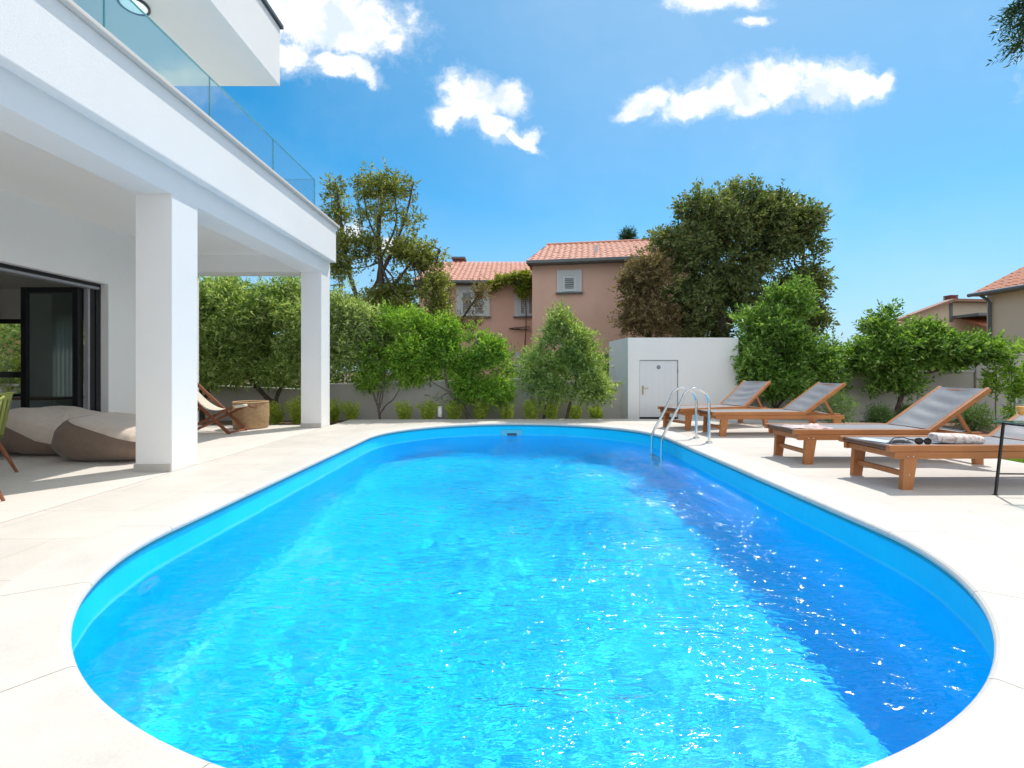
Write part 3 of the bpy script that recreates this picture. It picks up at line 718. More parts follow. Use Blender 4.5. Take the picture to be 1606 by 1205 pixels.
# sliding/folding door: head track, jamb, folded leaves
fr = hbox('door_frame', M['black'], (-6.60, -6.52, 7.15, 7.23, 0.0, 2.42), (-6.62, -6.52, 2.6, 7.23, 2.42, 2.485), (-6.60, -6.535, 7.06, 7.145, 0.01, 2.40), b=0.003)
hbox('track', M['trackgrey'], (-6.60, -6.47, 2.6, 7.15, 2.385, 2.42), (-6.59, -6.53, 7.02, 7.055, 0.02, 2.38), b=0.002, parent=fr)
for k, (yy, xa, xb) in enumerate(((6.93, -7.47, -6.60), (6.985, -7.53, -6.61))):
    lf = hbox('door_leaf', M['black'], (xa, xa + 0.085, yy, yy + 0.05, 0.02, 2.385), (xb - 0.085, xb, yy, yy + 0.05, 0.02, 2.385), (xa + 0.085, xb - 0.085, yy, yy + 0.05, 2.30, 2.385), (xa + 0.085, xb - 0.085, yy, yy + 0.05, 0.02, 0.11), b=0.002)
    hbox('pane', M['glassdoor'], (xa + 0.085, xb - 0.085, yy + 0.022, yy + 0.028, 0.11, 2.30), b=0, parent=lf)
# upper storey
hbox('upper_wall', M['render'], (-7.4, -6.9, -4, 7.3, 3.62, 6.02), (-11, -7.4, 7.05, 7.3, 3.62, 6.02), b=0)
ov = hbox('roof_overhang', M['render'], (-11, -4.0, -4, 7.86, 6.02, 7.02), b=0.008)
hbox('roof_trim', M['darkmetal'], (-11, -3.955, -4, 7.90, 7.025, 7.09), b=0.006, parent=ov)
bal = MB()
seams = [-4.0, -1.70, -0.24, 1.22, 2.68, 4.14, 5.585, 7.07, 8.56]
glz = empty('glass_balustrade', (0, 0, 0)); glz.parent = house; glz.location = (0, 0, 0)
del glz
bl = hbox('balustrade_rail', M['glassedge'], (-3.712, -3.697, -4, 8.56, 4.70, 4.712), (-7.0, -3.712, 8.548, 8.56, 4.70, 4.712), *[(-3.712, -3.697, s - 0.004, s + 0.004, 4.101, 4.70) for s in seams], b=0)
for a, c in zip(seams[:-1], seams[1:]):
    hbox('glass_pane', M['glassbal'], (-3.711, -3.699, a + 0.006, c - 0.006, 4.101, 4.699), b=0, parent=bl)
hbox('glass_pane', M['glassbal'], (-7.0, -3.715, 8.549, 8.559, 4.101, 4.699), b=0, parent=bl)
cl_ = MB().lathe([(0.0, -0.035), (0.13, -0.034), (0.15, -0.02), (0.15, 0.0)], (-5.06 - hx, 6.1 - hy, 6.018), 32)
lampm, lnt, lout = new_mat('ceiling_lamp_diffuser')
le = nd(lnt, 'ShaderNodeBsdfPrincipled', {'Base Color': (0.85, 0.88, 0.84, 1), 'Roughness': 0.4, 'Emission Color': (0.9, 1.0, 0.9, 1), 'Emission Strength': 0.45})
lnt.links.new(le.outputs[0], lout.inputs[0])
lampo = cl_.build('ceiling_lamp', lampm, house)
ring = MB().lathe([(0.152, -0.03), (0.165, -0.036), (0.178, -0.028), (0.178, 0.0), (0.152, 0.0)], (-5.06 - hx, 6.1 - hy, 6.018), 32)
ring.build('lamp_rim', M['darkmetal'], lampo)

# curtains
def curtain(x0, x1, y0, y1, z0, z1, label, folds=6):
    dx, dy = x1 - x0, y1 - y0; L = math.hypot(dx, dy); nx, ny = -dy / L, dx / L
    m = MB().grid(lambda u, v: (x0 + dx * u + nx * 0.045 * math.sin(u * folds * 2 * PI + 0.6 * math.sin(v * 3)) , y0 + dy * u + ny * 0.045 * math.sin(u * folds * 2 * PI + 0.6 * math.sin(v * 3)), z0 + (z1 - z0) * v), folds * 10, 8)
    c = m.build('curtain', M['curtain'], None)
    tag(c, label, 'curtain')
curtain(-9.12, -8.62, 9.02, 9.02, 0.03, 2.70, 'white sheer curtain gathered behind the folded glass door leaf')
curtain(-10.95, -10.14, 9.0, 9.0, 0.03, 2.70, 'pale curtain hanging at the left edge of the small garden window', 7)
# dark sideboard inside the room, seen through the door glass
sb = MB().box(-0.6, 0.6, -0.25, 0.25, 0.08, 0.62, 0.01).build('body', M['roomwall'], None)
sbt = empty('sideboard', (-8.35, 8.0, 0), 0, 'low pale sideboard standing in the dim room behind the door glass', 'sideboard'); sb.parent = sbt
MB().box(-0.62, 0.62, -0.27, 0.27, 0.62, 0.65, 0.006).build('top', M['darkwood'], sbt)
for x in (-0.3, 0.3): MB().box(x - 0.28, x + 0.28, -0.268, -0.252, 0.12, 0.58, 0.004).build('drawer_front', M['shutter'], sbt)

# ------------------------------------------------------------------ bean bags
def beanbag(name, label, loc, rz, L, Wd, Hh, seed, top_tilt, s0, s1):
    rnd = random.Random(seed)
    root = empty(name, loc, rz, label, 'bean bag', 'bean bags on the terrace')
    nu, nv = 64, 40
    def surf(u, v):
        # superellipsoid pillow: wedge-shaped, high at the back
        a = 2 * PI * u; b = PI * (v - 0.5)
        cp_, sp_ = math.cos(b), math.sin(b)
        def pw(c, e): return math.copysign(abs(c) ** e, c)
        x = L / 2 * pw(cp_, 0.38) * pw(math.cos(a), 0.45)
        y = Wd / 2 * pw(cp_, 0.38) * pw(math.sin(a), 0.45)
        hh = Hh * (1.0 - top_tilt * (x / L + 0.5))
        z = hh / 2 + hh / 2 * pw(sp_, 0.55)
        squash = 1 + 0.10 * (1 - abs(z / Hh - 0.35) * 2)
        wr = 0.028 * mnoise.noise(Vector((x * 3 + seed, y * 3, z * 4))) + 0.014 * mnoise.noise(Vector((x * 9 + seed, y * 9, z * 7 + x * 6))) + 0.007 * mnoise.noise(Vector((x * 24, y * 24 + seed, z * 20)))
        nrm = Vector((x / L, y / Wd, (z - hh / 2) / Hh)); nrm.normalize()
        p = Vector((x * squash, y * squash, z)) + nrm * wr
        p.z = max(0.0, p.z)
        return p
    pts = [surf(i / nu, j / nv) for j in range(nv + 1) for i in range(nu)]
    # cut the skin exactly along the sloping seam into the dark sides and the light top
    bm = bmesh.new()
    bv = [bm.verts.new(p) for p in pts]
    for j in range(nv):
        for i in range(nu):
            q = [bv[j * nu + i], bv[j * nu + (i + 1) % nu], bv[(j + 1) * nu + (i + 1) % nu], bv[(j + 1) * nu + i]]
            bm.faces.new(q)
    k_ = Hh * (s0 - s1) / L
    pc = Vector((0, 0, Hh * (s0 + s1) / 2)); pn = Vector((k_, 0, 1)).normalized()
    r = bmesh.ops.bisect_plane(bm, geom=list(bm.verts) + list(bm.edges) + list(bm.faces), plane_co=pc, plane_no=pn, dist=0.0002)
    bm.verts.index_update()
    sides = MB(); tops = MB()
    for mb, sg_ in ((sides, -1), (tops, 1)):
        mp = {}; vs = []; fs = []
        for f in bm.faces:
            if (f.calc_center_median() - pc).dot(pn) * sg_ > 0:
                g_ = []
                for v in f.verts:
                    if v.index not in mp: mp[v.index] = len(vs); vs.append(tuple(v.co))
                    g_.append(mp[v.index])
                fs.append(tuple(g_))
        mb.add(vs, fs, True)
    sides.build('side_panel', M['taupe'], root); tops.build('top_panel', M['beige'], root)
    cut = [v.co.copy() for v in bm.verts if abs((v.co - pc).dot(pn)) < 0.0008]
    bm.free()
    cut.sort(key=lambda c: math.atan2(c.y / Wd, c.x / L))
    if len(cut) > 10:
        MB().tube(cut[::2] + [cut[0]], 0.007, 6, caps=False).build('piping', M['taupe'], root)
    return root
beanbag('bean_bag', 'taupe bean bag with beige top resting against the thick white pillar', (-5.02, 5.93, 0), R(-3), 1.15, 0.95, 0.575, 3, 0.28, 0.95, 0.42)
beanbag('bean_bag', 'taupe bean bag with beige top in front of the open black glass doors', (-6.28, 6.42, 0), R(-8), 1.25, 1.10, 0.65, 8, 0.40, 0.80, 0.20)

# ------------------------------------------------------------------ lime dining chairs
def dining_chair(loc, rz, label):
    root = empty('dining_chair', loc, rz, label, 'chair', 'lime shell dining chairs')
    # back faces +x locally
    s = MB()
    s.grid(lambda u, v: ((0.02 + 0.215 * v) * math.cos(2 * PI * u), (0.02 + 0.225 * v) * math.sin(2 * PI * u), 0.43 + 0.02 * v * v + 0.012 * math.cos(4 * PI * u) * v), 36, 6)
    s.grid(lambda u, v: ((0.235 - 0.215 * v) * math.cos(2 * PI * u), (0.245 - 0.225 * v) * math.sin(2 * PI * u), 0.405 + 0.01 * (1 - v)), 36, 4)
    seat = s.build('seat', M['lime'], root)
    bk = MB()
    def shell(a, v):  # a angle, v 0..1 height
        top = 0.88 - 0.20 * (abs(a) / R(105)) ** 2.2
        z = 0.44 + (top - 0.44) * v
        r = 0.232 + 0.055 * v
        return Vector((r * math.cos(a) * (1.0 + 0.05 * v), r * 1.05 * math.sin(a), z))
    ns = 15
    for k in range(ns):
        a0 = R(-100) + R(200) * (k + 0.14) / ns; a1 = R(-100) + R(200) * (k + 0.86) / ns
        for off in (0.0, 0.012):
            bk.grid(lambda u, v, a0=a0, a1=a1, off=off: tuple(shell(a0 + (a1 - a0) * u, v * 0.88) * 1.0 - Vector((math.cos(a0), math.sin(a0), 0)) * off), 3, 8)
    rim = [shell(R(-103) + R(206) * k / 40, 1.0) for k in range(41)]
    bk.grid(lambda u, v: tuple(shell(R(-103) + R(206) * u, 0.84 + 0.16 * v)), 40, 3)
    bk.grid(lambda u, v: tuple(shell(R(-103) + R(206) * u, 0.84 + 0.16 * v) - Vector((math.cos(R(-103) + R(206) * u), math.sin(R(-103) + R(206) * u), 0)) * 0.013), 40, 3)
    bk.tube(rim, 0.011, 8)
    bk.build('backrest', M['lime'], root)
    for (sx, sy) in ((1, 1), (1, -1), (-1, 1), (-1, -1)):
        MB().tube([(sx * 0.13, sy * 0.13, 0.42), (sx * 0.20, sy * 0.20, 0.2), (sx * 0.262, sy * 0.262, 0.0)], [0.021, 0.018, 0.012], 10).build('leg', M['darkwood'], root)
    return root
dining_chair((-5.50, 4.62, 0), R(30), 'lime green slatted shell chair at the left edge beside the bean bags')
dining_chair((-4.68, 3.79, 0), R(58), 'lime green shell chair nearest the camera with only a wooden leg tip showing')

# ------------------------------------------------------------------ deck chair and basket
dc = empty('deck_chair', (-5.45, 8.0, 0), 0, 'folding wooden deck chair with cream canvas sling behind the thick white pillar', 'deck chair')
for yy in (0.0, 0.52):
    MB().bar((0.50, yy, 0.0), (-0.56, yy, 0.98), 0.028, 0.05).build('back_rail', M['darkwood'], dc)
for yy in (0.045, 0.475):
    MB().bar((-0.42, yy, 0.02), (0.52, yy, 0.47), 0.026, 0.045).build('seat_rail', M['darkwood'], dc)
for (xx, zz, ya, yb) in ((0.47, 0.025, 0.0, 0.52), (-0.40, 0.03, 0.03, 0.49), (-0.555, 0.97, -0.02, 0.54), (0.515, 0.47, 0.0, 0.52)):
    MB().tube([(xx, ya, zz), (xx, yb, zz)], 0.017, 10).build('crossbar', M['darkwood'], dc)
for yy in (-0.03, 0.55):
    MB().bar((-0.18, yy, 0.63), (-0.60, yy, 0.23), 0.02, 0.035).build('prop', M['darkwood'], dc)
MB().tube([(-0.60, -0.04, 0.235), (-0.60, 0.56, 0.235)], 0.014, 8).build('crossbar', M['darkwood'], dc)
def sling(u, v):
    t = u
    x = -0.555 + (0.515 + 0.555) * t
    z = 0.985 + (0.485 - 0.985) * t - 0.36 * math.sin(PI * t ** 0.85) * (0.62 + 0.38 * t)
    return (x, 0.075 + 0.37 * v, z + 0.012 * math.cos(PI * (v - 0.5)) * 0)
sg = MB().grid(sling, 40, 6)
sg.grid(lambda u, v: tuple(np.add(sling(1 - u, v), (0, 0, 0.008))), 40, 6)
sg.tube([(0.52, 0.06, 0.474), (0.52, 0.46, 0.474)], 0.027, 12)
sg.build('canvas', M['canvas'], dc)

bk = empty('wicker_basket', (-5.10, 8.90, 0), R(8), 'round woven wicker basket standing beside the deck chair', 'basket')
wb = lambda a, z: 1.0 + 0.02 * math.sin(3 * a) 
m = MB().lathe([(0.0, 0.02), (0.285, 0.0), (0.305, 0.03), (0.318, 0.25), (0.315, 0.46), (0.31, 0.50), (0.292, 0.502), (0.288, 0.45), (0.28, 0.05), (0.0, 0.045)], n=48, wob=wb)
body = m.build('body', M['wicker'], bk)
MB().tube([(0.302 * math.cos(a), 0.302 * math.sin(a), 0.505) for a in [2 * PI * k / 48 for k in range(49)]], 0.017, 8, caps=False).build('rim', M['wicker'], bk)
for an in (R(-60), R(120)):
    c = Vector((0.315 * math.cos(an), 0.315 * math.sin(an), 0.44)); t_ = Vector((-math.sin(an), math.cos(an), 0)); o_ = Vector((math.cos(an), math.sin(an), 0))
    MB().tube([c - t_ * 0.06 + Vector((0, 0, .03)), c - t_ * 0.05 + o_ * 0.03, c + o_ * 0.035 - Vector((0, 0, .012)), c + t_ * 0.05 + o_ * 0.03, c + t_ * 0.06 + Vector((0, 0, .03))], 0.013, 8).build('handle', M['darkwood'], bk)

# ------------------------------------------------------------------ sun loungers
ZT, ZM, ZB = 0.416, 0.354, 0.288      # seat rail top, joint, apron bottom
LW = 0.66
PIV = 1.62
BL, BANG = 0.87, R(35.5)
def lounger(loc, rz, label):
    root = empty('sun_lounger', loc, rz, label, 'sun lounger', 'teak sun loungers along the pool deck')
    t = 0.042
    ap = MB()
    ap.box(0.055, 2.30, 0.008, 0.008 + t, ZB, ZM - 0.001, 0.004); ap.box(0.055, 2.30, LW - 0.008 - t, LW - 0.008, ZB, ZM - 0.001, 0.004)
    for x in (0.075, 1.2, 2.255): ap.box(x, x + t, 0.008 + t, LW - 0.008 - t, ZB + 0.004, ZM - 0.006, 0.003)
    ap.build('base_frame', M['teak'], root)
    sf = MB()
    sf.box(0.0, PIV, 0.0, 0.055, ZM, ZT, 0.012); sf.box(0.0, PIV, LW - 0.055, LW, ZM, ZT, 0.012)
    sf.box(PIV - 0.06, PIV - 0.02, 0.055, LW - 0.055, ZM + 0.002, ZT - 0.02, 0.005)
    sf.build('seat_frame', M['teak'], root)
    MB().box(0.015, 0.055, 0.055, LW - 0.055, ZM + 0.012, ZT - 0.014, 0.012).build('front_bar', M['darkteak'], root)
    for (x, lean) in ((0.145, -0.022), (2.12, 0.022)):
        for yy in (0.008, LW - 0.053):
            m = MB(); w2 = 0.058
            vs = [(x - 0.0 + lean, yy, 0), (x + 0.098 + lean, yy, 0), (x + 0.098 + lean, yy + 0.045, 0), (x + lean, yy + 0.045, 0),
                  (x - 0.005, yy, ZB), (x + 0.12, yy, ZB), (x + 0.12, yy + 0.045, ZB), (x - 0.005, yy + 0.045, ZB)]
            m.add(vs, [(3, 2, 1, 0), (4, 5, 6, 7), (0, 1, 5, 4), (1, 2, 6, 5), (2, 3, 7, 6), (3, 0, 4, 7)])
            lg = m.build('leg', M['teakz'], root)
        MB().box(x + 0.03 + lean * .5, x + 0.07 + lean * .5, 0.053, LW - 0.053, 0.115, 0.165, 0.004).build('stretcher', M['teak'], root)
    # steel bolts on the near side of the frame
    for (bx_, bz) in ((0.17, 0.312), (0.225, 0.312), (0.185, 0.14), (2.15, 0.312), (2.21, 0.312)):
        MB().tube([(bx_, 0.009, bz), (bx_, 0.004, bz)], 0.006, 8).build('bolt', M['steel'], root)
    # sling seat
    rnd = random.Random(int(loc[1] * 100))
    ph = rnd.random() * 6
    def seat(u, v):
        x = 0.035 + (PIV - 0.03 - 0.035) * u; y = 0.045 + (LW - 0.09) * v
        sag = 0.022 * math.sin(PI * v) * math.sin(PI * min(1, u * 1.03)) ** 0.6
        return (x, y, ZT - 0.008 - sag + 0.004 * math.sin(18 * u + ph + 2 * v) * math.sin(PI * v))
    MB().grid(seat, 60, 14).build('seat_sling', M['sling'], root)
    ca, sa = math.cos(BANG), math.sin(BANG)
    bf = MB()
    def bp(s, y, nrm=0.0): return (PIV - 0.005 + s * ca - nrm * sa, y, ZT - 0.03 + s * sa + nrm * ca)
    for yy in (0.03, LW - 0.03):
        bf.bar(bp(0, yy), bp(BL, yy), 0.052, 0.056, up=(-sa, 0, ca), b=0.012)
    bf.bar(bp(BL - 0.045, 0.055), bp(BL - 0.045, LW - 0.055), 0.04, 0.036, up=(-sa, 0, ca), b=0.006)
    bf.bar(bp(0.03, 0.055), bp(0.03, LW - 0.055), 0.04, 0.036, up=(-sa, 0, ca), b=0.006)
    bf.build('back_frame', M['teak'], root)
    def back(u, v):
        s = 0.02 + (BL - 0.045) * u; y = 0.045 + (LW - 0.09) * v
        sag = 0.035 * math.sin(PI * v) * math.sin(PI * u) ** 0.7
        wr = 0.005 * math.sin(26 * u + 1.5 * math.sin(3 * v + ph)) * math.sin(PI * v) * (0.4 + 0.6 * math.sin(PI * u))
        return bp(s, y, 0.024 - sag + wr)
    MB().grid(back, 48, 14).build('back_sling', M['sling'], root)
    for yy in (0.075, LW - 0.075):
        a = bp(BL * 0.50, yy, -0.02)
        MB().bar(a, (2.13, yy, ZM + 0.02), 0.026, 0.036).build('prop', M['teak'], root)
    MB().tube([(2.13, 0.05, ZM + 0.02), (2.13, LW - 0.05, ZM + 0.02)], 0.012, 8).build('prop_bar', M['steel'], root)
    for yy in (0.0525, LW - 0.0945):
        MB().box(PIV + 0.03, 2.27, yy, yy + 0.042, ZM - 0.0, ZM + 0.024, 0.003).build('ratchet_rail', M['teak'], root)
    return root
L4 = lounger((3.50, 4.22, 0), R(1.0), 'teak sun lounger with towel and sunglasses, closest to the glass side table')
L3 = lounger((3.335, 5.38, 0), R(0.0), 'teak sun lounger with a loose pink towel on its foot end')
L2 = lounger((3.40, 7.70, 0), R(2.5), 'empty teak sun lounger directly behind the pool ladder, square to the deck')
L1 = lounger((3.13, 8.42, 0), R(22), 'farthest teak sun lounger, turned askew in front of the white shed')

# things lying on the loungers
tw = MB()
def roll(u, v):
    a = 2 * PI * u
    e = 0.7
    y = 0.075 * math.copysign(abs(math.cos(a)) ** e, math.cos(a)); z = 0.05 + 0.05 * math.copysign(abs(math.sin(a)) ** e, math.sin(a))
    k = min(1, 6 * v, 6 * (1 - v)) ** 0.4
    x = -0.20 + 0.40 * v
    wv_ = 0.012 * mnoise.noise(Vector((x * 9, a * 1.2, 3)))
    return (x, y * (0.8 + 0.2 * k) * 1.2 + wv_, 0.05 + (z - 0.05) * (0.75 + 0.25 * k) + wv_ * .6 - 0.012 * v)
tw.grid(roll, 36, 30)
tw.add([roll(k / 36, 0) for k in range(36)], [tuple(range(36))[::-1]]); tw.add([roll(k / 36, 1) for k in range(36)], [tuple(range(36))])
o = tw.build('towel', M['towel'], None, (4.38, 4.50, ZT - 0.022)); o.rotation_euler = (0, 0, R(-8)); tag(o, 'rolled patterned towel beside the sunglasses on the lounger', 'towel')
# loose towel
tw = MB()
def loose(u, v, top=True):
    x = -0.24 + 0.48 * u; y = -0.13 + 0.26 * v
    h = 0.020 + 0.030 * (mnoise.noise(Vector((x * 9, y * 8, 2.0))) + 0.5) + 0.014 * mnoise.noise(Vector((x * 22, y * 22, 5.0)))
    ed = min(1, 9 * u, 9 * (1 - u), 7 * v, 7 * (1 - v))
    return (x + 0.03 * math.sin(7 * v), y + 0.025 * math.sin(9 * u), max(0.003, h * (0.35 + 0.65 * ed)) if top else 0.0)
tw.grid(loose, 44, 26); tw.grid(lambda u, v: loose(1 - u, v, False), 10, 8)
o = tw.build('towel', M['towelpink'], None, (3.66, 5.66, ZT - 0.02)); o.rotation_euler = (0, 0, R(-6)); tag(o, 'crumpled pale pink towel on the foot of the second nearest lounger', 'towel')
# magazine
mg = MB()
mg.grid(lambda u, v: (-0.10 + 0.2 * u, -0.14 + 0.28 * v, 0.006 + 0.010 * math.sin(PI * u) ** 2), 10, 4)
mg.grid(lambda u, v: (0.10 - 0.2 * u, -0.14 + 0.28 * v, 0.0), 10, 4)
mg.box(-0.10, 0.10, -0.14, 0.14, 0.0005, 0.0055)
o = mg.build('magazine', M['paper'], None, (3.70, 4.60, ZT - 0.016)); o.rotation_euler = (0, R(1), R(14)); tag(o, 'pale blue magazine lying on the foot end of the nearest lounger', 'magazine')
# dark swim top (cloth loop)
cm = MB()
cm.grid(lambda u, v: (-0.10 + 0.2 * u, (-0.05 + 0.10 * v) * (0.4 + 0.6 * math.sin(PI * u)), 0.012 + 0.030 * math.sin(PI * u) * math.sin(PI * v) + 0.012 * mnoise.noise(Vector((u * 6, v * 5, 1)))), 24, 12)
cm.tube([(-0.10, 0, 0.012), (-0.03, 0.05, 0.05), (0.05, 0.055, 0.06), (0.13, 0.03, 0.03), (0.16, -0.01, 0.008)], 0.005, 6)
o = cm.build('swim_top', M['blackcloth'], None, (3.735, 4.38, ZT - 0.012)); o.rotation_euler = (0, 0, R(-10)); tag(o, 'black bikini top lying between the magazine and the sunglasses', 'swimwear')
# sunglasses, standing folded open on their rims
sgk = empty('sunglasses', (3.92, 4.345, ZT - 0.012), R(-12), 'black sunglasses lying beside the rolled towel on the lounger', 'sunglasses')
for sx in (-1, 1):
    lm = MB(); c = (sx * 0.036, 0, 0.032)
    ringp = [(c[0] + 0.030 * math.cos(a), 0.004 * math.cos(a) * sx, c[2] + 0.029 * math.sin(a)) for a in [2 * PI * k / 24 for k in range(25)]]
    lm.tube(ringp, 0.005, 6, caps=False)
    rim_ = lm.build('rim', M['blackplastic'], sgk)
    le_ = MB(); le_.add([(p[0], p[1] - 0.001, p[2]) for p in ringp[:24]], [tuple(range(24))]); le_.add([(p[0], p[1] + 0.002, p[2]) for p in ringp[:24]], [tuple(range(24))[::-1]])
    le_.build('lens', M['lens'], rim_)
    MB().tube([(sx * 0.068, 0, 0.045), (sx * 0.071, 0.06, 0.04), (sx * 0.068, 0.13, 0.012)], 0.0035, 6).build('temple', M['blackplastic'], sgk)
MB().tube([(-0.008, 0, 0.038), (0, -0.003, 0.043), (0.008, 0, 0.038)], 0.004, 6).build('bridge', M['blackplastic'], sgk)

# ------------------------------------------------------------------ glass side table with juice
tb = empty('side_table', (4.30, 4.07, 0), R(-2), 'small glass topped side table on thin black metal legs beside the nearest lounger', 'table')
TW = 0.55; TZ = 0.662
MB().box(0, TW, -TW, 0, TZ - 0.010, TZ, 0.003).build('glass_top', M['glasstop'], tb)
MB().box(-0.001, TW + 0.001, 0.0002, 0.0022, TZ - 0.0095, TZ - 0.0005).build('glass_edge', M['glassedge'], tb)
for (x, y) in ((0, 0), (TW, 0), (0, -TW), (TW, -TW)):
    sx = -1 if x == 0 else 1; sy = 1 if y == 0 else -1
    MB().bar((x - sx * 0.05, y - sy * 0.035, TZ - 0.012), (x - sx * 0.005, y - sy * 0.01, 0.0), 0.016, 0.016, up=(0, 1, 0)).build('leg', M['black'], tb)
    MB().box(x - sx * 0.005 - 0.014, x - sx * 0.005 + 0.014, y - sy * 0.01 - 0.012, y - sy * 0.01 + 0.012, 0.0, 0.008, 0.002).build('foot_pad', M['black'], tb)
ti = MB()
for y in (-0.036, -TW + 0.036): ti.box(0.058, TW - 0.058, y - 0.007, y + 0.007, TZ - 0.030, TZ - 0.014)
for x in (0.052, TW - 0.052): ti.box(x - 0.006, x + 0.006, -TW + 0.05, -0.05, TZ - 0.030, TZ - 0.014)
ti.build('top_frame', M['black'], tb)
lr = MB()
lr.box(0.02, TW - 0.02, -0.019, -0.009, 0.185, 0.197); lr.box(0.02, TW - 0.02, -TW + 0.009, -TW + 0.019, 0.185, 0.197)
lr.build('lower_rail', M['black'], tb)
gl = empty('juice_glass', (4.455, 3.98, TZ), 0, 'clear stemmed glass of orange juice standing on the side table', 'glass')
MB().lathe([(0.0, 0.002), (0.034, 0.001), (0.034, 0.004), (0.006, 0.010), (0.005, 0.035), (0.012, 0.045), (0.034, 0.065), (0.041, 0.10), (0.040, 0.20), (0.038, 0.20), (0.039, 0.10), (0.032, 0.067), (0.0, 0.05)], n=28).build('bowl', M['tumbler'], gl)
MB().lathe([(0.0, 0.053), (0.030, 0.069), (0.0375, 0.10), (0.0375, 0.135), (0.0, 0.136)], n=28).build('juice', M['juice'], gl)

# ------------------------------------------------------------------ garden walls, shed, bollard lamp
def garden_wall(label, pts, h, th=0.2, base=-0.15):
    """pts: list of (x, y, top z)"""
    root = empty('garden_wall', (pts[0][0], pts[0][1], base), 0, label, 'wall')
    m = MB(); c = MB()
    for (a, b) in zip(pts[:-1], pts[1:]):
        d = Vector((b[0] - a[0], b[1] - a[1], 0)).normalized(); nx, ny = -d.y * th, d.x * th
        for (mm, z0a, z0b, z1a, z1b, o_) in ((m, base, base, a[2] - 0.05, b[2] - 0.05, 0.0), (c, a[2] - 0.048, b[2] - 0.048, a[2], b[2], 0.018)):
            ox, oy = -d.y * o_, d.x * o_
            q = [(a[0] - ox, a[1] - oy), (b[0] - ox, b[1] - oy), (b[0] + nx + ox, b[1] + ny + oy), (a[0] + nx + ox, a[1] + ny + oy)]
            zb = [z0a, z0b, z0b, z0a]; zt = [z1a, z1b, z1b, z1a]
            vs = [(p[0] - pts[0][0], p[1] - pts[0][1], z - base) for p, z in zip(q, zb)] + [(p[0] - pts[0][0], p[1] - pts[0][1], z - base) for p, z in zip(q, zt)]
            mm.add(vs, [(3, 2, 1, 0), (4, 5, 6, 7), (0, 1, 5, 4), (1, 2, 6, 5), (2, 3, 7, 6), (3, 0, 4, 7)])
    m.build('wall', M['gardenwall'], root); c.build('wall_cap', M['wallcap'], root)
garden_wall('lower grey rendered garden wall seen between the two white pillars', [(-13, 11.35, 0.80), (-7.2, 11.35, 0.74), (-5.0, 11.35, 0.655)], 0)
garden_wall('long grey rendered garden wall behind the lavender between pillar and shed', [(-4.99, 11.35, 0.79), (-4.5, 11.35, 0.80), (0.46, 11.35, 0.93)], 0)
garden_wall('short low garden wall hidden behind the silvery olive bush', [(0.47, 11.42, 0.85), (2.84, 11.42, 0.88)], 0)
garden_wall('long shaded garden wall behind the sun loungers', [(5.62, 11.35, 1.08), (8.4, 11.35, 1.09), (11.5, 11.35, 1.13)], 0)
garden_wall('taller pale garden wall at the right edge behind the climbing plants', [(11.51, 11.3, 1.55), (17.0, 11.1, 1.57)], 0)

shed = empty('pool_shed', (4.1, 11.0, 0), 0, 'low white rendered pool equipment shed with a small white door', 'shed')
sx0, sx1, sy0, sy1, sz = 2.80 - 4.1, 5.46 - 4.1, 0.0, 1.5, 1.92
dx0, dx1, dz = (1003 - 803) / 715 * 11 - 4.1, (1064 - 803) / 715 * 11 - 4.1, 1.38
sw = MB()
sw.box(sx0, dx0, 0, 0.15, -0.15, sz - .001); sw.box(dx1, sx1, 0, 0.15, -0.15, sz - .001); sw.box(dx0, dx1, 0, 0.15, dz, sz - .001)
# skewed left flank as in the photo (runs back and to the left)
sw.add([(sx0, 0.001, -0.15), (sx0 - 0.14, 1.5, -0.15), (sx0 - 0.14 + 0.15, 1.5, -0.15), (sx0 + 0.15, 0.15, -0.15), (sx0, 0.001, sz - .001), (sx0 - 0.14, 1.5, sz - .001), (sx0 - 0.14 + 0.15, 1.5, sz - .001), (sx0 + 0.15, 0.15, sz - .001)],
       [(3, 2, 1, 0), (4, 5, 6, 7), (0, 1, 5, 4), (1, 2, 6, 5), (2, 3, 7, 6), (3, 0, 4, 7)])
sw.box(sx1 - 0.15, sx1 - .001, 0.15, 1.5, -0.15, sz - .001); sw.box(sx0, sx1, 1.5, 1.62, -0.15, sz - .002)
sw.build('wall', M['render'], shed)
MB().box(sx0 + .02, sx1 - .02, 0.02, 1.5, sz - 0.12, sz - 0.02).build('roof', M['wallcap'], shed)
dr = MB(); nb = 6; dw = (dx1 - dx0 - 0.03) / nb
for k in range(nb): dr.box(dx0 + 0.015 + k * dw + 0.0008, dx0 + 0.015 + (k + 1) * dw - 0.0008, 0.03, 0.07, 0.0, dz - 0.018)
dr.box(dx0 + 0.015, dx1 - 0.015, 0.04, 0.066, 0.002, dz - 0.022)
door = dr.build('door', M['paint'], shed)
fm = MB(); fm.box(dx0 - 0.0, dx0 + 0.012, 0.02, 0.10, 0, dz); fm.box(dx1 - 0.012, dx1, 0.02, 0.10, 0, dz); fm.box(dx0 + .012, dx1 - .012, 0.02, 0.10, dz - 0.015, dz)
fm.build('door_frame', M['doorframe'], shed)
hd = MB(); hxx = dx0 + 0.085
hd.box(hxx - 0.018, hxx + 0.018, 0.018, 0.029, 0.54, 0.76, 0.004); hd.tube([(hxx, 0.02, 0.70), (hxx, -0.03, 0.70), (hxx + 0.12, -0.035, 0.70)], 0.009, 8)
hd.build('handle', M['brass'], door)
dm_ = MB().tube([(0.5 * (dx0 + dx1) + 0.0, 0.030, 1.205), (0.5 * (dx0 + dx1), 0.024, 1.205)], 0.047, 24, smooth=False)
dsk = dm_.build('round_sign', M['signgrey'], door)
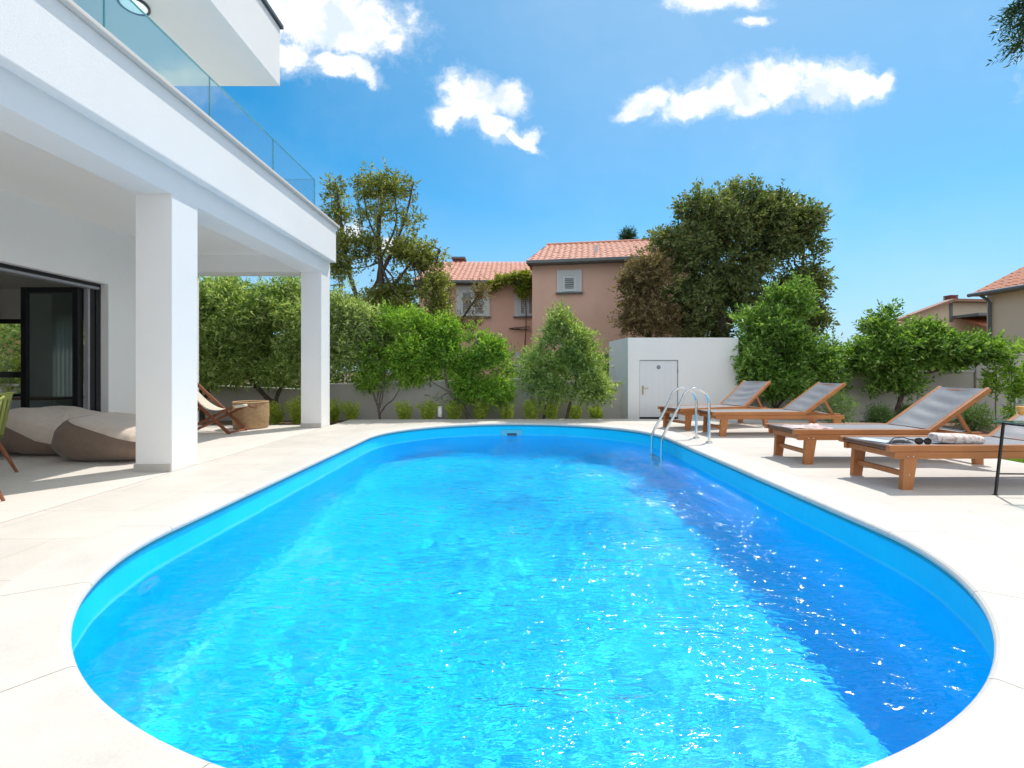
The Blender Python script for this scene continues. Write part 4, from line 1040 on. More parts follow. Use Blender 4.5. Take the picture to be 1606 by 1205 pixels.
MB().tube([(0.5 * (dx0 + dx1), 0.0235, 1.205), (0.5 * (dx0 + dx1), 0.022, 1.205)], 0.028, 20, smooth=False).build('sign_centre', M['trackgrey'], dsk)
hg = MB()
for z in (0.25, 1.12): hg.tube([(dx1 - 0.008, 0.012, z - 0.05), (dx1 - 0.008, 0.012, z + 0.05)], 0.009, 8)
hg.build('hinge', M['gutter'], shed)

bol = empty('bollard_lamp', (-1.70, 10.75, -0.12), 0, 'short white bollard lamp standing among the lavender clumps', 'garden lamp')
MB().lathe([(0.0, 0.16), (0.026, 0.16), (0.026, 0.0), (0.05, 0.0)][::-1], n=20).build('post', M['gutter'], bol)
MB().lathe([(0.0, 0.15), (0.05, 0.15), (0.052, 0.16), (0.052, 0.385), (0.0, 0.386)], n=24).build('shade', M['lampwhite'], bol)
MB().lathe([(0.0, 0.388), (0.056, 0.388), (0.058, 0.392), (0.056, 0.402), (0.0, 0.404)], n=24).build('cap', M['lampwhite'], bol)

# ------------------------------------------------------------------ vegetation
def at(px, py, y):
    """survey helper: photo reading + measured distance -> metres"""
    return Vector(((px - 803) / 715 * y, y, H + (583 - py) / 715 * y))

def unit(a): return a / np.maximum(1e-9, np.linalg.norm(a, axis=-1, keepdims=True))

def leaves(C, CR, per, L, Wd, rng, up=0.25, out=0.6, flat=0.35, fold=0.12, sprig=7):
    """leaf faces set along short sprigs that radiate out of every cluster"""
    C = np.asarray(C, float); N = len(C)
    ns = max(1, per // sprig); S = N * ns
    c = np.repeat(C, ns, 0); r = np.repeat(np.asarray(CR), ns)
    d0 = unit(rng.normal(size=(S, 3)))
    base = c + d0 * (rng.random(S) ** 0.5 * r)[:, None] * np.array([1, 1, 0.85])
    mid_ = C.mean(0) if N > 3 else np.zeros(3)
    sd_ = unit(rng.normal(size=(S, 3)) * 0.55 + d0 * out + unit(c - mid_) * 0.35 + np.array([0, 0, up]))
    sl_ = L * sprig * 0.34 * (0.7 + 0.6 * rng.random(S))
    T = S * sprig
    k = np.tile(np.arange(sprig), S); t = (k + 0.4) / sprig
    sdr = np.repeat(sd_, sprig, 0)
    p = np.repeat(base, sprig, 0) + sdr * (np.repeat(sl_, sprig) * t)[:, None]
    e1 = np.repeat(unit(np.cross(sd_, unit(rng.normal(size=(S, 3)) + np.array([0, 0, 0.8])))), sprig, 0)
    sgn = np.where(k % 2 == 0, 1.0, -1.0)[:, None]
    d = unit(sdr * (0.55 + 0.5 * t[:, None]) + e1 * sgn * 0.8 + rng.normal(size=(T, 3)) * 0.28)
    s = unit(np.cross(d, unit(rng.normal(size=(T, 3)) * 0.7 + np.array([0, 0, flat]))))
    nn = np.cross(s, d)
    l = (L * (0.65 + 0.7 * rng.random(T)))[:, None]; w_ = (Wd * (0.65 + 0.7 * rng.random(T)))[:, None]
    V = np.empty((T, 4, 3), np.float32)
    V[:, 0] = p; V[:, 2] = p + d * l - nn * l * 0.12
    mid = p + d * l * 0.45
    V[:, 1] = mid + s * w_ * 0.5 + nn * w_ * fold; V[:, 3] = mid - s * w_ * 0.5 + nn * w_ * fold
    F = np.arange(T * 4, dtype=np.int32).reshape(T, 4)
    return V.reshape(-1, 3), F

def sample_blobs(blobs, ncl, rng, shell=0.45, gate=0.0, gfreq=1.4, seed=0, zmin=None):
    wts = np.array([b[3] * b[4] * b[5] if len(b) < 7 else b[6] for b in blobs], float) ** (0.75 if len(blobs[0]) < 7 else 1)
    wts /= wts.sum()
    out = []; bi = []
    tries = 0
    while len(out) < ncl and tries < ncl * 12:
        tries += 1
        k = rng.choice(len(blobs), p=wts); b = blobs[k]
        d = rng.normal(size=3); d /= np.linalg.norm(d)
        r = rng.random() ** shell
        p = np.array([b[0] + d[0] * b[3] * r, b[1] + d[1] * b[4] * r, b[2] + d[2] * b[5] * r])
        if zmin is not None and p[2] < zmin: continue
        if gate:
            g_ = mnoise.noise(Vector((p[0] * gfreq + seed * 7.3, p[1] * gfreq, p[2] * gfreq)))
            if g_ < gate + rng.normal() * 0.08: continue
        out.append(p); bi.append(k)
    return np.array(out), np.array(bi)

def wander(a, b, rng, n=7, amt=0.10, lift=0.0):
    a = Vector(a); b = Vector(b); L = (b - a).length
    pts = []
    ph = rng.random(6) * 6.28
    for i in range(n + 1):
        t = i / n; e = math.sin(PI * t)
        o_ = Vector((math.sin(3 * t + ph[0]) + 0.5 * math.sin(8 * t + ph[1]), math.sin(3.4 * t + ph[2]) + 0.5 * math.sin(9 * t + ph[3]), 0.5 * math.sin(4 * t + ph[4]))) * amt * L * e * 0.6
        pts.append(a.lerp(b, t) + o_ + Vector((0, 0, lift * L * e)))
    return pts

def tree(name, label, cat, base, trunks, blobs, ncl, per, cr, leaf, lm, bark, seed, group=None, shell=0.45, gate=-0.05, gfreq=1.7,
         twigs=40, twr=0.008, up=0.25, out=0.6, limb_r=0.03, zmin=None, extra=None, part='crown', shrink=1.25):
    rng = np.random.default_rng(seed)
    base = Vector(base)
    root = empty(name, base, 0, label, cat, group)
    tm = MB(); ends = []
    for (pts, r0, r1) in trunks:
        q = [Vector(p) - base for p in pts]
        # smooth
        for _ in range(2):
            s = [q[0]]
            for i in range(len(q) - 1): s += [q[i].lerp(q[i + 1], .25), q[i].lerp(q[i + 1], .75)]
            s.append(q[-1]); q = s
        m_ = len(q)
        rad = [(r0 + (r1 - r0) * (i / (m_ - 1)) ** 0.8) * (1 + 0.10 * math.sin(i * 1.7 + seed)) for i in range(m_)]
        tm.tube(q, rad, 9); ends += q[m_ // 2:]
    sh = shrink * leaf[0]
    bl = [tuple(np.array(b[:3]) - np.array(base)) + tuple(max(0.5 * r_, r_ - sh) for r_ in b[3:6]) for b in blobs]
    C, BI = sample_blobs(bl, ncl, rng, shell, gate, gfreq, seed, zmin)
    limbs = {}
    for k, b in enumerate(bl):
        c = Vector(b[:3])
        if ends:
            e = min(ends, key=lambda p: (p - c).length + 0.4 * max(0, p.z - c.z))
            pts = wander(e, c + Vector((0, 0, 0.25 * b[5])), rng, 7, 0.12, 0.04)
            L = (c - e).length
            tm.tube(pts, [limb_r * (1 - 0.75 * i / 7) * (0.6 + min(1.0, L / 2)) for i in range(8)], 6)
            limbs[k] = pts
    if len(C):
        for i in rng.choice(len(C), min(twigs, len(C)), replace=False):
            k = BI[i]
            if k not in limbs: continue
            c = Vector(C[i])
            s = min(limbs[k][2:], key=lambda p: (p - c).length + 0.5 * max(0, p.z - c.z))
            L = (c - s).length
            tm.tube(wander(s, c, rng, 4, 0.12, 0.05), [twr * (0.7 + L) * (1 - 0.7 * j / 4) for j in range(5)], 4, caps=False)
    tm.build('trunk', bark, root)
    CR = cr * (0.6 + 0.8 * rng.random(len(C)))
    V, F = leaves(C, CR, per, leaf[0], leaf[1], rng, up, out)
    if extra:
        V2, F2 = leaves(np.array([np.array(p) - np.array(base) for p in extra]), np.full(len(extra), cr * 0.7), per, leaf[0], leaf[1], rng, up, out)
        F = np.concatenate([F, F2 + len(V)]); V = np.concatenate([V, V2])
    np_mesh(part, V, F, lm, root)
    return root

def B(px, py, y, rx, ry, rz): 
    p = at(px, py, y); return (p.x, p.y, p.z, rx, ry, rz)

# -- olive trees behind the terrace
tree('olive_tree', 'dense olive tree with a forked dark trunk between the two pillars', 'tree', at(430, 655, 10.9) + Vector((0, 0, -0.1)),
     [([at(430, 664, 10.9), at(431, 640, 10.9), at(424, 628, 10.9)], 0.085, 0.075), ([at(424, 630, 10.9), at(408, 612, 10.95), at(392, 596, 11), at(380, 560, 11.2)], 0.065, 0.035), ([at(432, 634, 10.9), at(436, 615, 10.9), at(450, 596, 10.8), at(462, 570, 10.8)], 0.055, 0.03)],
     [B(420, 500, 11.0, 1.0, 0.9, 0.85), B(465, 520, 10.9, 0.8, 0.8, 0.8), B(390, 560, 11.0, 0.85, 0.8, 0.5), B(440, 580, 10.8, 0.7, 0.6, 0.35), B(460, 462, 11.0, 0.45, 0.5, 0.40), B(500, 500, 11.1, 0.7, 0.7, 0.8)],
     700, 46, 0.20, (0.105, 0.038), M['oliveleft'], M['bark'], 11, 'olive trees along the garden wall')
tree('olive_tree', 'tall bushy olive tree partly hidden behind the thick near pillar', 'tree', at(318, 660, 10.8) + Vector((0, 0, -0.1)),
     [([at(318, 666, 10.8), at(316, 640, 10.8), at(310, 600, 10.8)], 0.08, 0.05), ([at(312, 640, 10.8), at(330, 610, 10.8), at(340, 570, 10.8)], 0.06, 0.03)],
     [B(335, 500, 10.8, 1.0, 0.9, 1.0), B(300, 500, 10.9, 0.9, 0.9, 1.1), B(360, 480, 11.0, 0.6, 0.7, 0.70), B(330, 590, 10.7, 0.85, 0.7, 0.5), B(375, 540, 10.9, 0.7, 0.7, 0.6)],
     720, 46, 0.20, (0.105, 0.038), M['oliveleft'], M['bark'], 12, 'olive trees along the garden wall')
tree('olive_tree', 'silvery upright olive tree just right of the far pillar', 'tree', at(497, 660, 11.0) + Vector((0, 0, -0.1)),
     [([at(497, 668, 11), at(500, 620, 11), at(515, 570, 11), at(530, 520, 11)], 0.08, 0.03)],
     [B(535, 470, 11.0, 0.42, 0.5, 0.60), B(532, 510, 11.0, 0.62, 0.6, 0.6), B(570, 520, 11.1, 0.6, 0.6, 0.62), B(550, 560, 11.0, 0.7, 0.6, 0.55), B(600, 545, 11.2, 0.6, 0.6, 0.6), B(530, 440, 11.0, 0.2, 0.3, 0.3)],
     640, 46, 0.19, (0.10, 0.034), M['olive'], M['bark'], 13, 'olive trees along the garden wall')
# -- multi stemmed bright tree
b0 = at(596, 662, 10.95)
tree('young_tree', 'bright green young tree on several thin bare stems left of the bollard lamp', 'tree', b0 + Vector((0, 0, -0.05)),
     [([b0, at(594, 640, 10.95), at(586, 620, 10.95), at(584, 605, 10.95), at(590, 585, 11)], 0.030, 0.018), ([at(595, 640, 10.95), at(600, 625, 10.9), at(602, 600, 10.9), at(606, 570, 10.9)], 0.022, 0.012),
      ([at(596, 650, 10.95), at(606, 634, 10.95), at(617, 628, 10.95), at(628, 608, 10.95), at(645, 590, 11)], 0.020, 0.012), ([at(594, 636, 10.95), at(598, 612, 11), at(612, 592, 11)], 0.018, 0.010), ([at(591, 632, 10.95), at(594, 610, 11.05), at(620, 590, 11.1)], 0.014, 0.010)],
     [B(600, 560, 11.0, 0.75, 0.6, 0.45), B(650, 555, 11.0, 0.75, 0.6, 0.55), B(690, 545, 11.1, 0.55, 0.5, 0.55), B(640, 515, 11.1, 0.6, 0.5, 0.45), B(585, 595, 11.0, 0.5, 0.4, 0.16), B(700, 510, 11.15, 0.35, 0.4, 0.35), B(640, 590, 11.0, 0.5, 0.4, 0.2), B(600, 500, 11.2, 0.35, 0.4, 0.40)],
     600, 44, 0.18, (0.09, 0.038), M['bright'], M['barkgrey'], 14, 'young trees along the garden wall')
# -- leaning tree
b0 = at(738, 662, 10.9)
tree('leaning_tree', 'slender tree with a curved leaning trunk and drooping crown right of the bollard lamp', 'tree', b0 + Vector((0, 0, -0.05)),
     [([b0, at(733, 650, 10.9), at(722, 634, 10.9), at(705, 618, 10.9), at(699, 598, 10.9), at(697, 570, 11), at(700, 545, 11)], 0.062, 0.022), ([at(703, 614, 10.9), at(685, 604, 10.9), at(672, 596, 10.9)], 0.022, 0.010), ([at(728, 642, 10.9), at(730, 620, 10.85), at(736, 595, 10.8), at(745, 560, 10.8)], 0.026, 0.012)],
     [B(725, 570, 10.9, 0.55, 0.5, 0.40), B(770, 550, 10.9, 0.42, 0.45, 0.42), B(775, 605, 10.8, 0.42, 0.4, 0.38), B(745, 540, 11, 0.4, 0.4, 0.3), B(742, 520, 11, 0.16, 0.2, 0.30), B(688, 628, 10.85, 0.22, 0.2, 0.22), B(735, 610, 10.8, 0.35, 0.3, 0.25), B(790, 620, 10.8, 0.22, 0.2, 0.22), B(780, 525, 10.95, 0.22, 0.25, 0.22), B(690, 570, 11, 0.35, 0.3, 0.25)],
     420, 44, 0.16, (0.09, 0.038), M['bright'], M['barkgrey'], 15, 'young trees along the garden wall')
# -- silvery olive bush left of the shed
b0 = at(888, 662, 10.7)
tree('olive_bush', 'bushy silvery green olive standing left of the white shed', 'tree', b0 + Vector((0, 0, -0.05)),
     [([b0, at(892, 640, 10.7), at(900, 615, 10.7), at(905, 590, 10.7)], 0.045, 0.02), ([at(853, 658, 10.75), at(855, 640, 10.75), at(862, 610, 10.75)], 0.035, 0.02)],
     [B(885, 545, 10.7, 0.62, 0.5, 0.55), B(880, 510, 10.75, 0.34, 0.35, 0.42), B(925, 570, 10.6, 0.58, 0.45, 0.50), B(850, 585, 10.75, 0.55, 0.45, 0.5), B(930, 610, 10.55, 0.52, 0.4, 0.35), B(845, 560, 10.8, 0.35, 0.4, 0.32), B(865, 615, 10.7, 0.42, 0.35, 0.42), B(945, 560, 10.6, 0.3, 0.3, 0.3), B(905, 530, 10.7, 0.4, 0.4, 0.35), B(822, 575, 10.9, 0.2, 0.2, 0.2), B(875, 490, 10.75, 0.12, 0.15, 0.2)],
     560, 48, 0.16, (0.09, 0.030), M['olivegreen'], M['bark'], 16, up=0.45)
# -- big green shrub right of the shed
b0 = at(1212, 656, 11.0)
tree('large_shrub', 'large rounded green shrub right of the white shed behind the loungers', 'shrub', b0 + Vector((0, 0, -0.05)),
     [([b0, at(1214, 630, 11), at(1220, 590, 11), at(1230, 540, 11)], 0.07, 0.03), ([at(1213, 645, 11), at(1235, 620, 10.9), at(1260, 590, 10.9)], 0.04, 0.02)],
     [B(1215, 540, 11.0, 0.85, 0.7, 0.75), B(1245, 485, 11.1, 0.5, 0.5, 0.55), B(1200, 500, 11.1, 0.55, 0.5, 0.45), B(1265, 560, 11.0, 0.75, 0.6, 0.75), B(1225, 600, 10.8, 0.85, 0.6, 0.5), B(1295, 590, 10.9, 0.55, 0.5, 0.45), B(1255, 455, 11.1, 0.2, 0.25, 0.32), B(1180, 570, 10.9, 0.4, 0.5, 0.7), B(1312, 600, 10.8, 0.25, 0.3, 0.28), B(1170, 500, 11.1, 0.3, 0.35, 0.3), B(1215, 468, 11.1, 0.28, 0.3, 0.28)],
     760, 46, 0.18, (0.10, 0.044), M['mid'], M['bark'], 17)
# -- umbrella shaped tree on the right
b0 = at(1405, 660, 10.7)
tree('spreading_tree', 'wide spreading tree with a short dark trunk in front of the shaded wall', 'tree', b0 + Vector((0, 0, -0.05)),
     [([b0, at(1408, 640, 10.7), at(1414, 622, 10.7), at(1416, 600, 10.7)], 0.06, 0.045), ([at(1415, 606, 10.7), at(1402, 590, 10.75), at(1395, 560, 10.8)], 0.04, 0.02), ([at(1416, 610, 10.7), at(1432, 595, 10.7), at(1455, 585, 10.7), at(1490, 577, 10.7), at(1520, 570, 10.7)], 0.04, 0.018)],
     [B(1400, 555, 10.75, 0.75, 0.6, 0.50), B(1450, 552, 10.7, 0.75, 0.6, 0.48), B(1500, 553, 10.7, 0.65, 0.6, 0.38), B(1360, 560, 10.8, 0.45, 0.5, 0.45), B(1380, 520, 10.85, 0.32, 0.4, 0.35), B(1450, 522, 10.8, 0.40, 0.5, 0.2), B(1545, 548, 10.7, 0.35, 0.4, 0.26), B(1400, 596, 10.7, 0.35, 0.35, 0.2), B(1372, 604, 10.65, 0.2, 0.2, 0.14), B(1515, 560, 10.7, 0.3, 0.4, 0.25), B(1385, 498, 10.9, 0.12, 0.15, 0.2), B(1425, 600, 10.7, 0.25, 0.25, 0.25)],
     600, 46, 0.17, (0.105, 0.05), M['mid'], M['bark'], 18)
# -- climbing plants on the right wall (three stems)
for (px, lab, sd_, lst) in ((1562, 'leafy climbing vine on a thin stem, leftmost of three by the tall right wall', 31, [(1560, 545), (1572, 560), (1562, 580), (1556, 600), (1564, 615), (1560, 590), (1568, 570), (1552, 598)]),
                      (1586, 'leafy climbing vine, middle one of three by the tall right wall', 32, [(1580, 560), (1588, 580), (1586, 600), (1588, 620), (1582, 640), (1590, 590), (1578, 575), (1588, 650)]),
                      (1612, 'leafy climbing vine cut off by the right edge of the view', 33, [(1606, 595), (1612, 580), (1600, 610), (1598, 625), (1610, 600), (1614, 630)])):
    b0 = at(px, 668, 10.2)
    tree('climbing_vine', lab, 'climbing plant', b0 + Vector((0, 0, -0.05)), [([b0, at(px - 1, 630, 10.2), at(px + 2, 590, 10.2), at(px - 4, 556, 10.2)], 0.014, 0.006)],
         [B(a, b_, 10.2, 0.10, 0.10, 0.20) for a, b_ in lst], 60, 26, 0.09, (0.06, 0.04), M['bright'], M['barkgrey'], sd_, 'climbing vines by the tall wall', gate=0, limb_r=0.006, twigs=10, twr=0.004)
# -- small round shrubs
for (px, py, y, r_, lab, sd_) in ((1380, 652, 10.0, 0.26, 'small round rosemary shrub under the spreading tree', 41), (1528, 657, 9.3, 0.34, 'small rosemary shrub behind the raised back of the pink towel lounger', 42), (1312, 640, 9.7, 0.40, 'low dark green shrub behind the second farthest lounger', 43), (1425, 655, 10.6, 0.22, 'tiny green shrub beside the spreading tree trunk', 44)):
    c = at(px, py, y)
    tree('small_shrub', lab, 'shrub', (c.x, c.y, -0.12), [([(c.x, c.y, -0.12), (c.x, c.y, 0.0)], 0.02, 0.015)],
         [(c.x, c.y, max(c.z, 0.1), r_, r_, r_ * 0.9), (c.x, c.y, 0.03, r_ * 0.8, r_ * 0.8, 0.18)], 110, 40, 0.09, (0.055, 0.013), M['rosemary'], M['bark'], sd_, 'small shrubs in the right bed', gate=0, up=0.6, limb_r=0.008, twigs=10)
# -- lavender row
LAV = [(433, 642, 0.30, 'dark lavender clump at the foot of the forked olive trunk'), (466, 640, 0.38, 'tall lavender clump just left of the far pillar'), (503, 645, 0.34, 'lavender clump showing at the left side of the far pillar base'), (522, 646, 0.30, 'lavender clump just right of the far pillar'), (551, 650, 0.24, 'broad low lavender clump between far pillar and thin stems'),
       (635, 648, 0.26, 'small lavender clump right of the thin multi stemmed tree'), (672, 645, 0.27, 'yellow green lavender clump immediately left of the bollard lamp'), (711, 648, 0.25, 'lavender clump immediately right of the bollard lamp'), (752, 642, 0.36, 'tallest bright lavender clump beside the leaning trunk'),
       (793, 647, 0.28, 'bright lavender clump on the pool axis above the skimmer'), (833, 644, 0.30, 'upright lavender clump below the left side of the olive bush'), (864, 643, 0.30, 'yellow lavender clump in front of the olive bush trunk'), (902, 649, 0.22, 'short lavender clump under the olive bush'), (936, 650, 0.19, 'smallest lavender clump near the shed corner')]
for i, (px, py, hh, lab) in enumerate(LAV):
    rng = np.random.default_rng(100 + i)
    y_ = 10.78 if px > 510 else 10.2
    c = at(px, 660, y_); base = Vector((c.x, y_, -0.10))
    root = empty('lavender', base, 0, lab, 'lavender', 'lavender clumps along the garden wall')
    # fan of upright stalks
    ns = 30; tops = []; sm = MB()
    hh += 0.12
    for k in range(ns):
        a = rng.random() * 2 * PI; t_ = rng.random() ** 0.7 * 0.55
        L = hh * (0.55 + 0.75 * rng.random())
        bx_, by_ = 0.09 * math.cos(a) * t_, 0.09 * math.sin(a) * t_
        tx, ty = bx_ + L * math.sin(t_) * math.cos(a) * 0.8, by_ + L * math.sin(t_) * math.sin(a) * 0.8
        for q in range(7): tops.append((bx_ + (tx - bx_) * (0.15 + q * .14) + rng.normal() * .012, by_ + (ty - by_) * (0.15 + q * .14) + rng.normal() * .012, L * math.cos(t_) * (0.12 + q * 0.145)))
        if k < 12: sm.tube([(bx_, by_, 0), (tx, ty, L * math.cos(t_))], [0.004, 0.002], 4, caps=False)
    sm.build('stalks', M['lav'], root)
    V, F = leaves(np.array(tops), np.full(len(tops), 0.016), 9, 0.075, 0.016, rng, up=1.2, out=0.3, flat=0.0, sprig=1)
    np_mesh('foliage', V, F, M['lav'], root)

# -- tall sparse tree beyond the wall (left)
def T(px, py, y=16.0): return at(px, py, y)
b0 = Vector((T(595, 600).x, 16.0, -0.12))
tree('tall_tree', 'tall sparse tree with two open leaders rising beside the villa balcony', 'tree', b0,
     [([b0, T(592, 560), T(597, 480), T(598, 420), T(592, 360), T(600, 310), T(596, 272)], 0.17, 0.03), ([T(590, 530), T(560, 470), T(545, 420), T(537, 370), T(532, 320), T(526, 285)], 0.11, 0.022),
      ([T(598, 430), T(622, 380), T(640, 330), T(648, 285)], 0.08, 0.018), ([T(597, 470), T(640, 420), T(665, 380), T(690, 352 + 40)], 0.07, 0.02), ([T(593, 380), T(575, 340), T(570, 290)], 0.05, 0.016), ([T(600, 400), T(625, 350), T(618, 300)], 0.05, 0.016)],
     [B(525, 300, 16, 0.30, 0.4, 0.42), B(530, 340, 16, 0.42, 0.5, 0.45), B(520, 330, 16, 0.25, 0.4, 0.16), B(540, 385, 16, 0.45, 0.6, 0.45), B(575, 300, 16, 0.30, 0.4, 0.55), B(605, 300, 16, 0.42, 0.5, 0.5), B(640, 300, 16, 0.42, 0.5, 0.42), B(650, 292, 16, 0.2, 0.3, 0.25), B(600, 345, 16, 0.6, 0.7, 0.5), B(640, 345, 16.2, 0.45, 0.5, 0.4),
      B(590, 395, 16, 0.6, 0.7, 0.6), B(635, 395, 16, 0.6, 0.6, 0.45), B(660, 410, 16, 0.6, 0.7, 0.5), B(690, 405, 16, 0.25, 0.4, 0.2), B(550, 430, 16, 0.6, 0.7, 0.6), B(600, 445, 16, 1.0, 0.9, 0.7), B(650, 455, 16, 0.85, 0.8, 0.6), B(580, 490, 16, 1.0, 0.9, 0.6), B(640, 500, 15.8, 0.9, 0.8, 0.5), B(680, 440, 16, 0.45, 0.5, 0.4), B(680, 485, 16, 0.5, 0.5, 0.45), B(520, 385, 16, 0.2, 0.3, 0.3), B(610, 275, 16, 0.15, 0.2, 0.2), B(533, 420, 15.9, 0.35, 0.4, 0.4), B(570, 345, 16.1, 0.2, 0.2, 0.3), B(560, 520, 15.8, 0.9, 0.8, 0.5), B(650, 540, 15.8, 1.1, 0.8, 0.5), B(625, 470, 15.9, 0.9, 0.8, 0.5), B(660, 480, 15.9, 0.7, 0.7, 0.45), B(600, 510, 15.8, 1.0, 0.8, 0.4)],
     1200, 28, 0.28, (0.13, 0.06), M['tall'], M['bark'], 21, shrink=0.3, gate=-0.02, gfreq=1.0, twigs=200, twr=0.012, limb_r=0.035, shell=0.5)
b0 = Vector((T(725, 600, 17).x, 17.0, -0.12))
tree('withered_tree', 'low tree with brownish withered leaves in front of the pink house windows', 'tree', b0,
     [([b0, T(715, 545, 17), T(712, 520, 17), T(735, 485, 17), T(752, 460, 17)], 0.08, 0.02), ([T(712, 525, 17), T(700, 500, 17), T(690, 480, 17)], 0.05, 0.02)],
     [B(690, 480, 17, 0.45, 0.5, 0.4), B(710, 505, 17, 0.5, 0.5, 0.3), B(725, 520, 17, 0.45, 0.4, 0.3), B(740, 480, 17, 0.28, 0.3, 0.25), B(755, 460, 17, 0.40, 0.4, 0.25), B(700, 455, 17, 0.3, 0.4, 0.3), B(740, 505, 17, 0.3, 0.3, 0.2), B(768, 450, 17, 0.22, 0.3, 0.15), B(680, 520, 17, 0.6, 0.5, 0.4)],
     170, 32, 0.20, (0.11, 0.05), M['oakbrown'], M['bark'], 22, gate=0.0, twigs=60, twr=0.01, limb_r=0.02)
# -- great round oak
def O(px, py, y=15.0): return at(px, py, y)
b0 = Vector((O(1130, 600).x, 15.2, -0.12))
tree('holm_oak', 'huge round dark evergreen oak towering behind the white shed', 'tree', b0,
     [([b0, O(1130, 560), O(1128, 500), O(1125, 440)], 0.30, 0.18), ([O(1126, 450), O(1120, 390), O(1140, 330)], 0.16, 0.05), ([O(1128, 490), O(1170, 430), O(1210, 370), O(1230, 340)], 0.15, 0.05), ([O(1127, 480), O(1080, 420), O(1075, 350)], 0.13, 0.05), ([O(1129, 510), O(1200, 470), O(1260, 420)], 0.12, 0.04), ([O(1129, 520), O(1060, 480), O(1010, 460)], 0.12, 0.04)],
     [B(1130, 360, 15, 1.15, 1.2, 0.95), B(1165, 318, 15, 0.6, 0.8, 0.5), B(1095, 335, 15, 0.7, 0.9, 0.6), B(1200, 345, 15, 0.9, 1.0, 0.75), B(1245, 355, 15, 0.65, 0.8, 0.65), B(1265, 345, 15, 0.45, 0.6, 0.30), B(1240, 410, 15, 0.8, 0.9, 0.75), B(1080, 400, 15, 0.95, 1.1, 0.9), B(1150, 430, 15, 1.3, 1.2, 1.0), B(1240, 470, 15, 0.85, 0.9, 0.75),
      B(1090, 470, 15, 1.2, 1.1, 0.9), B(1180, 500, 15, 1.3, 1.1, 0.8), B(1085, 510, 15, 1.1, 1.0, 0.6), B(1160, 525, 15, 0.9, 0.8, 0.5), B(1265, 500, 15, 0.5, 0.7, 0.6), B(1275, 440, 15, 0.45, 0.6, 0.5), B(1262, 395, 15, 0.6, 0.7, 0.55), B(1205, 395, 15, 0.9, 0.9, 0.7), B(1040, 380, 15.2, 0.4, 0.6, 0.35), B(1150, 300, 15, 0.3, 0.5, 0.3), B(1215, 320, 15, 0.35, 0.5, 0.3), B(1100, 305, 15, 0.25, 0.4, 0.25)],
     2300, 35, 0.27, (0.13, 0.07), M['oak'], M['bark'], 23, shrink=0.9, gate=-0.09, gfreq=0.95, twigs=220, twr=0.012, limb_r=0.06, shell=0.5)
b0 = Vector((O(1015, 600, 14.6).x, 14.6, -0.12))
tree('brown_oak', 'smaller brownish evergreen oak leaning over the pink house corner behind the shed', 'tree', b0,
     [([b0, O(1020, 560, 14.6), O(1015, 500, 14.6), O(1012, 450, 14.6)], 0.16, 0.06)],
     [B(1015, 430, 14.6, 0.75, 0.7, 0.75), B(1000, 470, 14.6, 0.65, 0.6, 0.65), B(1030, 500, 14.5, 0.8, 0.7, 0.6), B(1035, 400, 14.6, 0.45, 0.5, 0.35), B(990, 505, 14.6, 0.35, 0.4, 0.4), B(985, 440, 14.6, 0.3, 0.4, 0.4)],
     380, 34, 0.24, (0.12, 0.06), M['oakbrown'], M['bark'], 24, gate=-0.10, twigs=60, limb_r=0.04)
# -- hedge behind the right wall
def hedge(label, x0, x1, y0, y1, z1, mat, seed, ncl=420):
    rng = np.random.default_rng(seed)
    root = empty('hedge', ((x0 + x1) / 2, (y0 + y1) / 2, -0.12), 0, label, 'hedge')
    C = []
    while len(C) < ncl:
        p = np.array([rng.uniform(x0, x1), rng.uniform(y0, y1), rng.uniform(0.1, z1)])
        top = z1 * (0.88 + 0.16 * mnoise.noise(Vector((p[0] * 0.8, p[1] * 0.8, seed))))
        if p[2] > top: continue
        if p[2] < top - 0.5 and y0 + 0.5 < p[1] and rng.random() < 0.6: continue
        C.append(p - np.array([(x0 + x1) / 2, (y0 + y1) / 2, -0.12]))
    C = np.array(C)
    V, F = leaves(C, 0.24 * (0.6 + 0.8 * rng.random(len(C))), 34, 0.12, 0.06, rng)
    np_mesh('foliage', V, F, mat, root)
    tm = MB()
    for k in range(8):
        x = -(x1 - x0) / 2 + (x1 - x0) * (k + 0.5) / 8
        tm.tube([(x, 0, 0), (x + 0.05, 0.05, z1 * 0.7)], [0.05, 0.02], 6)
    tm.build('stems', M['bark'], root)
hedge('clipped green hedge filling the gap beyond the shaded wall on the right', 7.8, 18.0, 14.0, 15.6, 2.05, M['bright'], 51, 700)
hedge('dark hedge beyond the garden wall in front of the pink house', -10, 3.2, 13.6, 14.6, 1.75, M['mid'], 52, 640)
hedge('tall dark hedge beyond the wall behind the villa terrace', -16, -5.2, 12.6, 13.8, 3.0, M['oliveleft'], 53, 900)
# -- shrub seen through the villa's far window
c = Vector((-12.6, 11.6, -0.12))
tree('flowering_shrub', 'flowering garden shrub seen through the far window inside the villa', 'shrub', c, [([c, c + Vector((0, 0, 0.7))], 0.04, 0.02)],
     [(c.x, c.y, 0.7, 1.3, 0.6, 0.75), (c.x + 0.4, c.y, 1.1, 0.7, 0.5, 0.4)], 240, 34, 0.16, (0.08, 0.04), M['vine'], M['bark'], 55, gate=0)
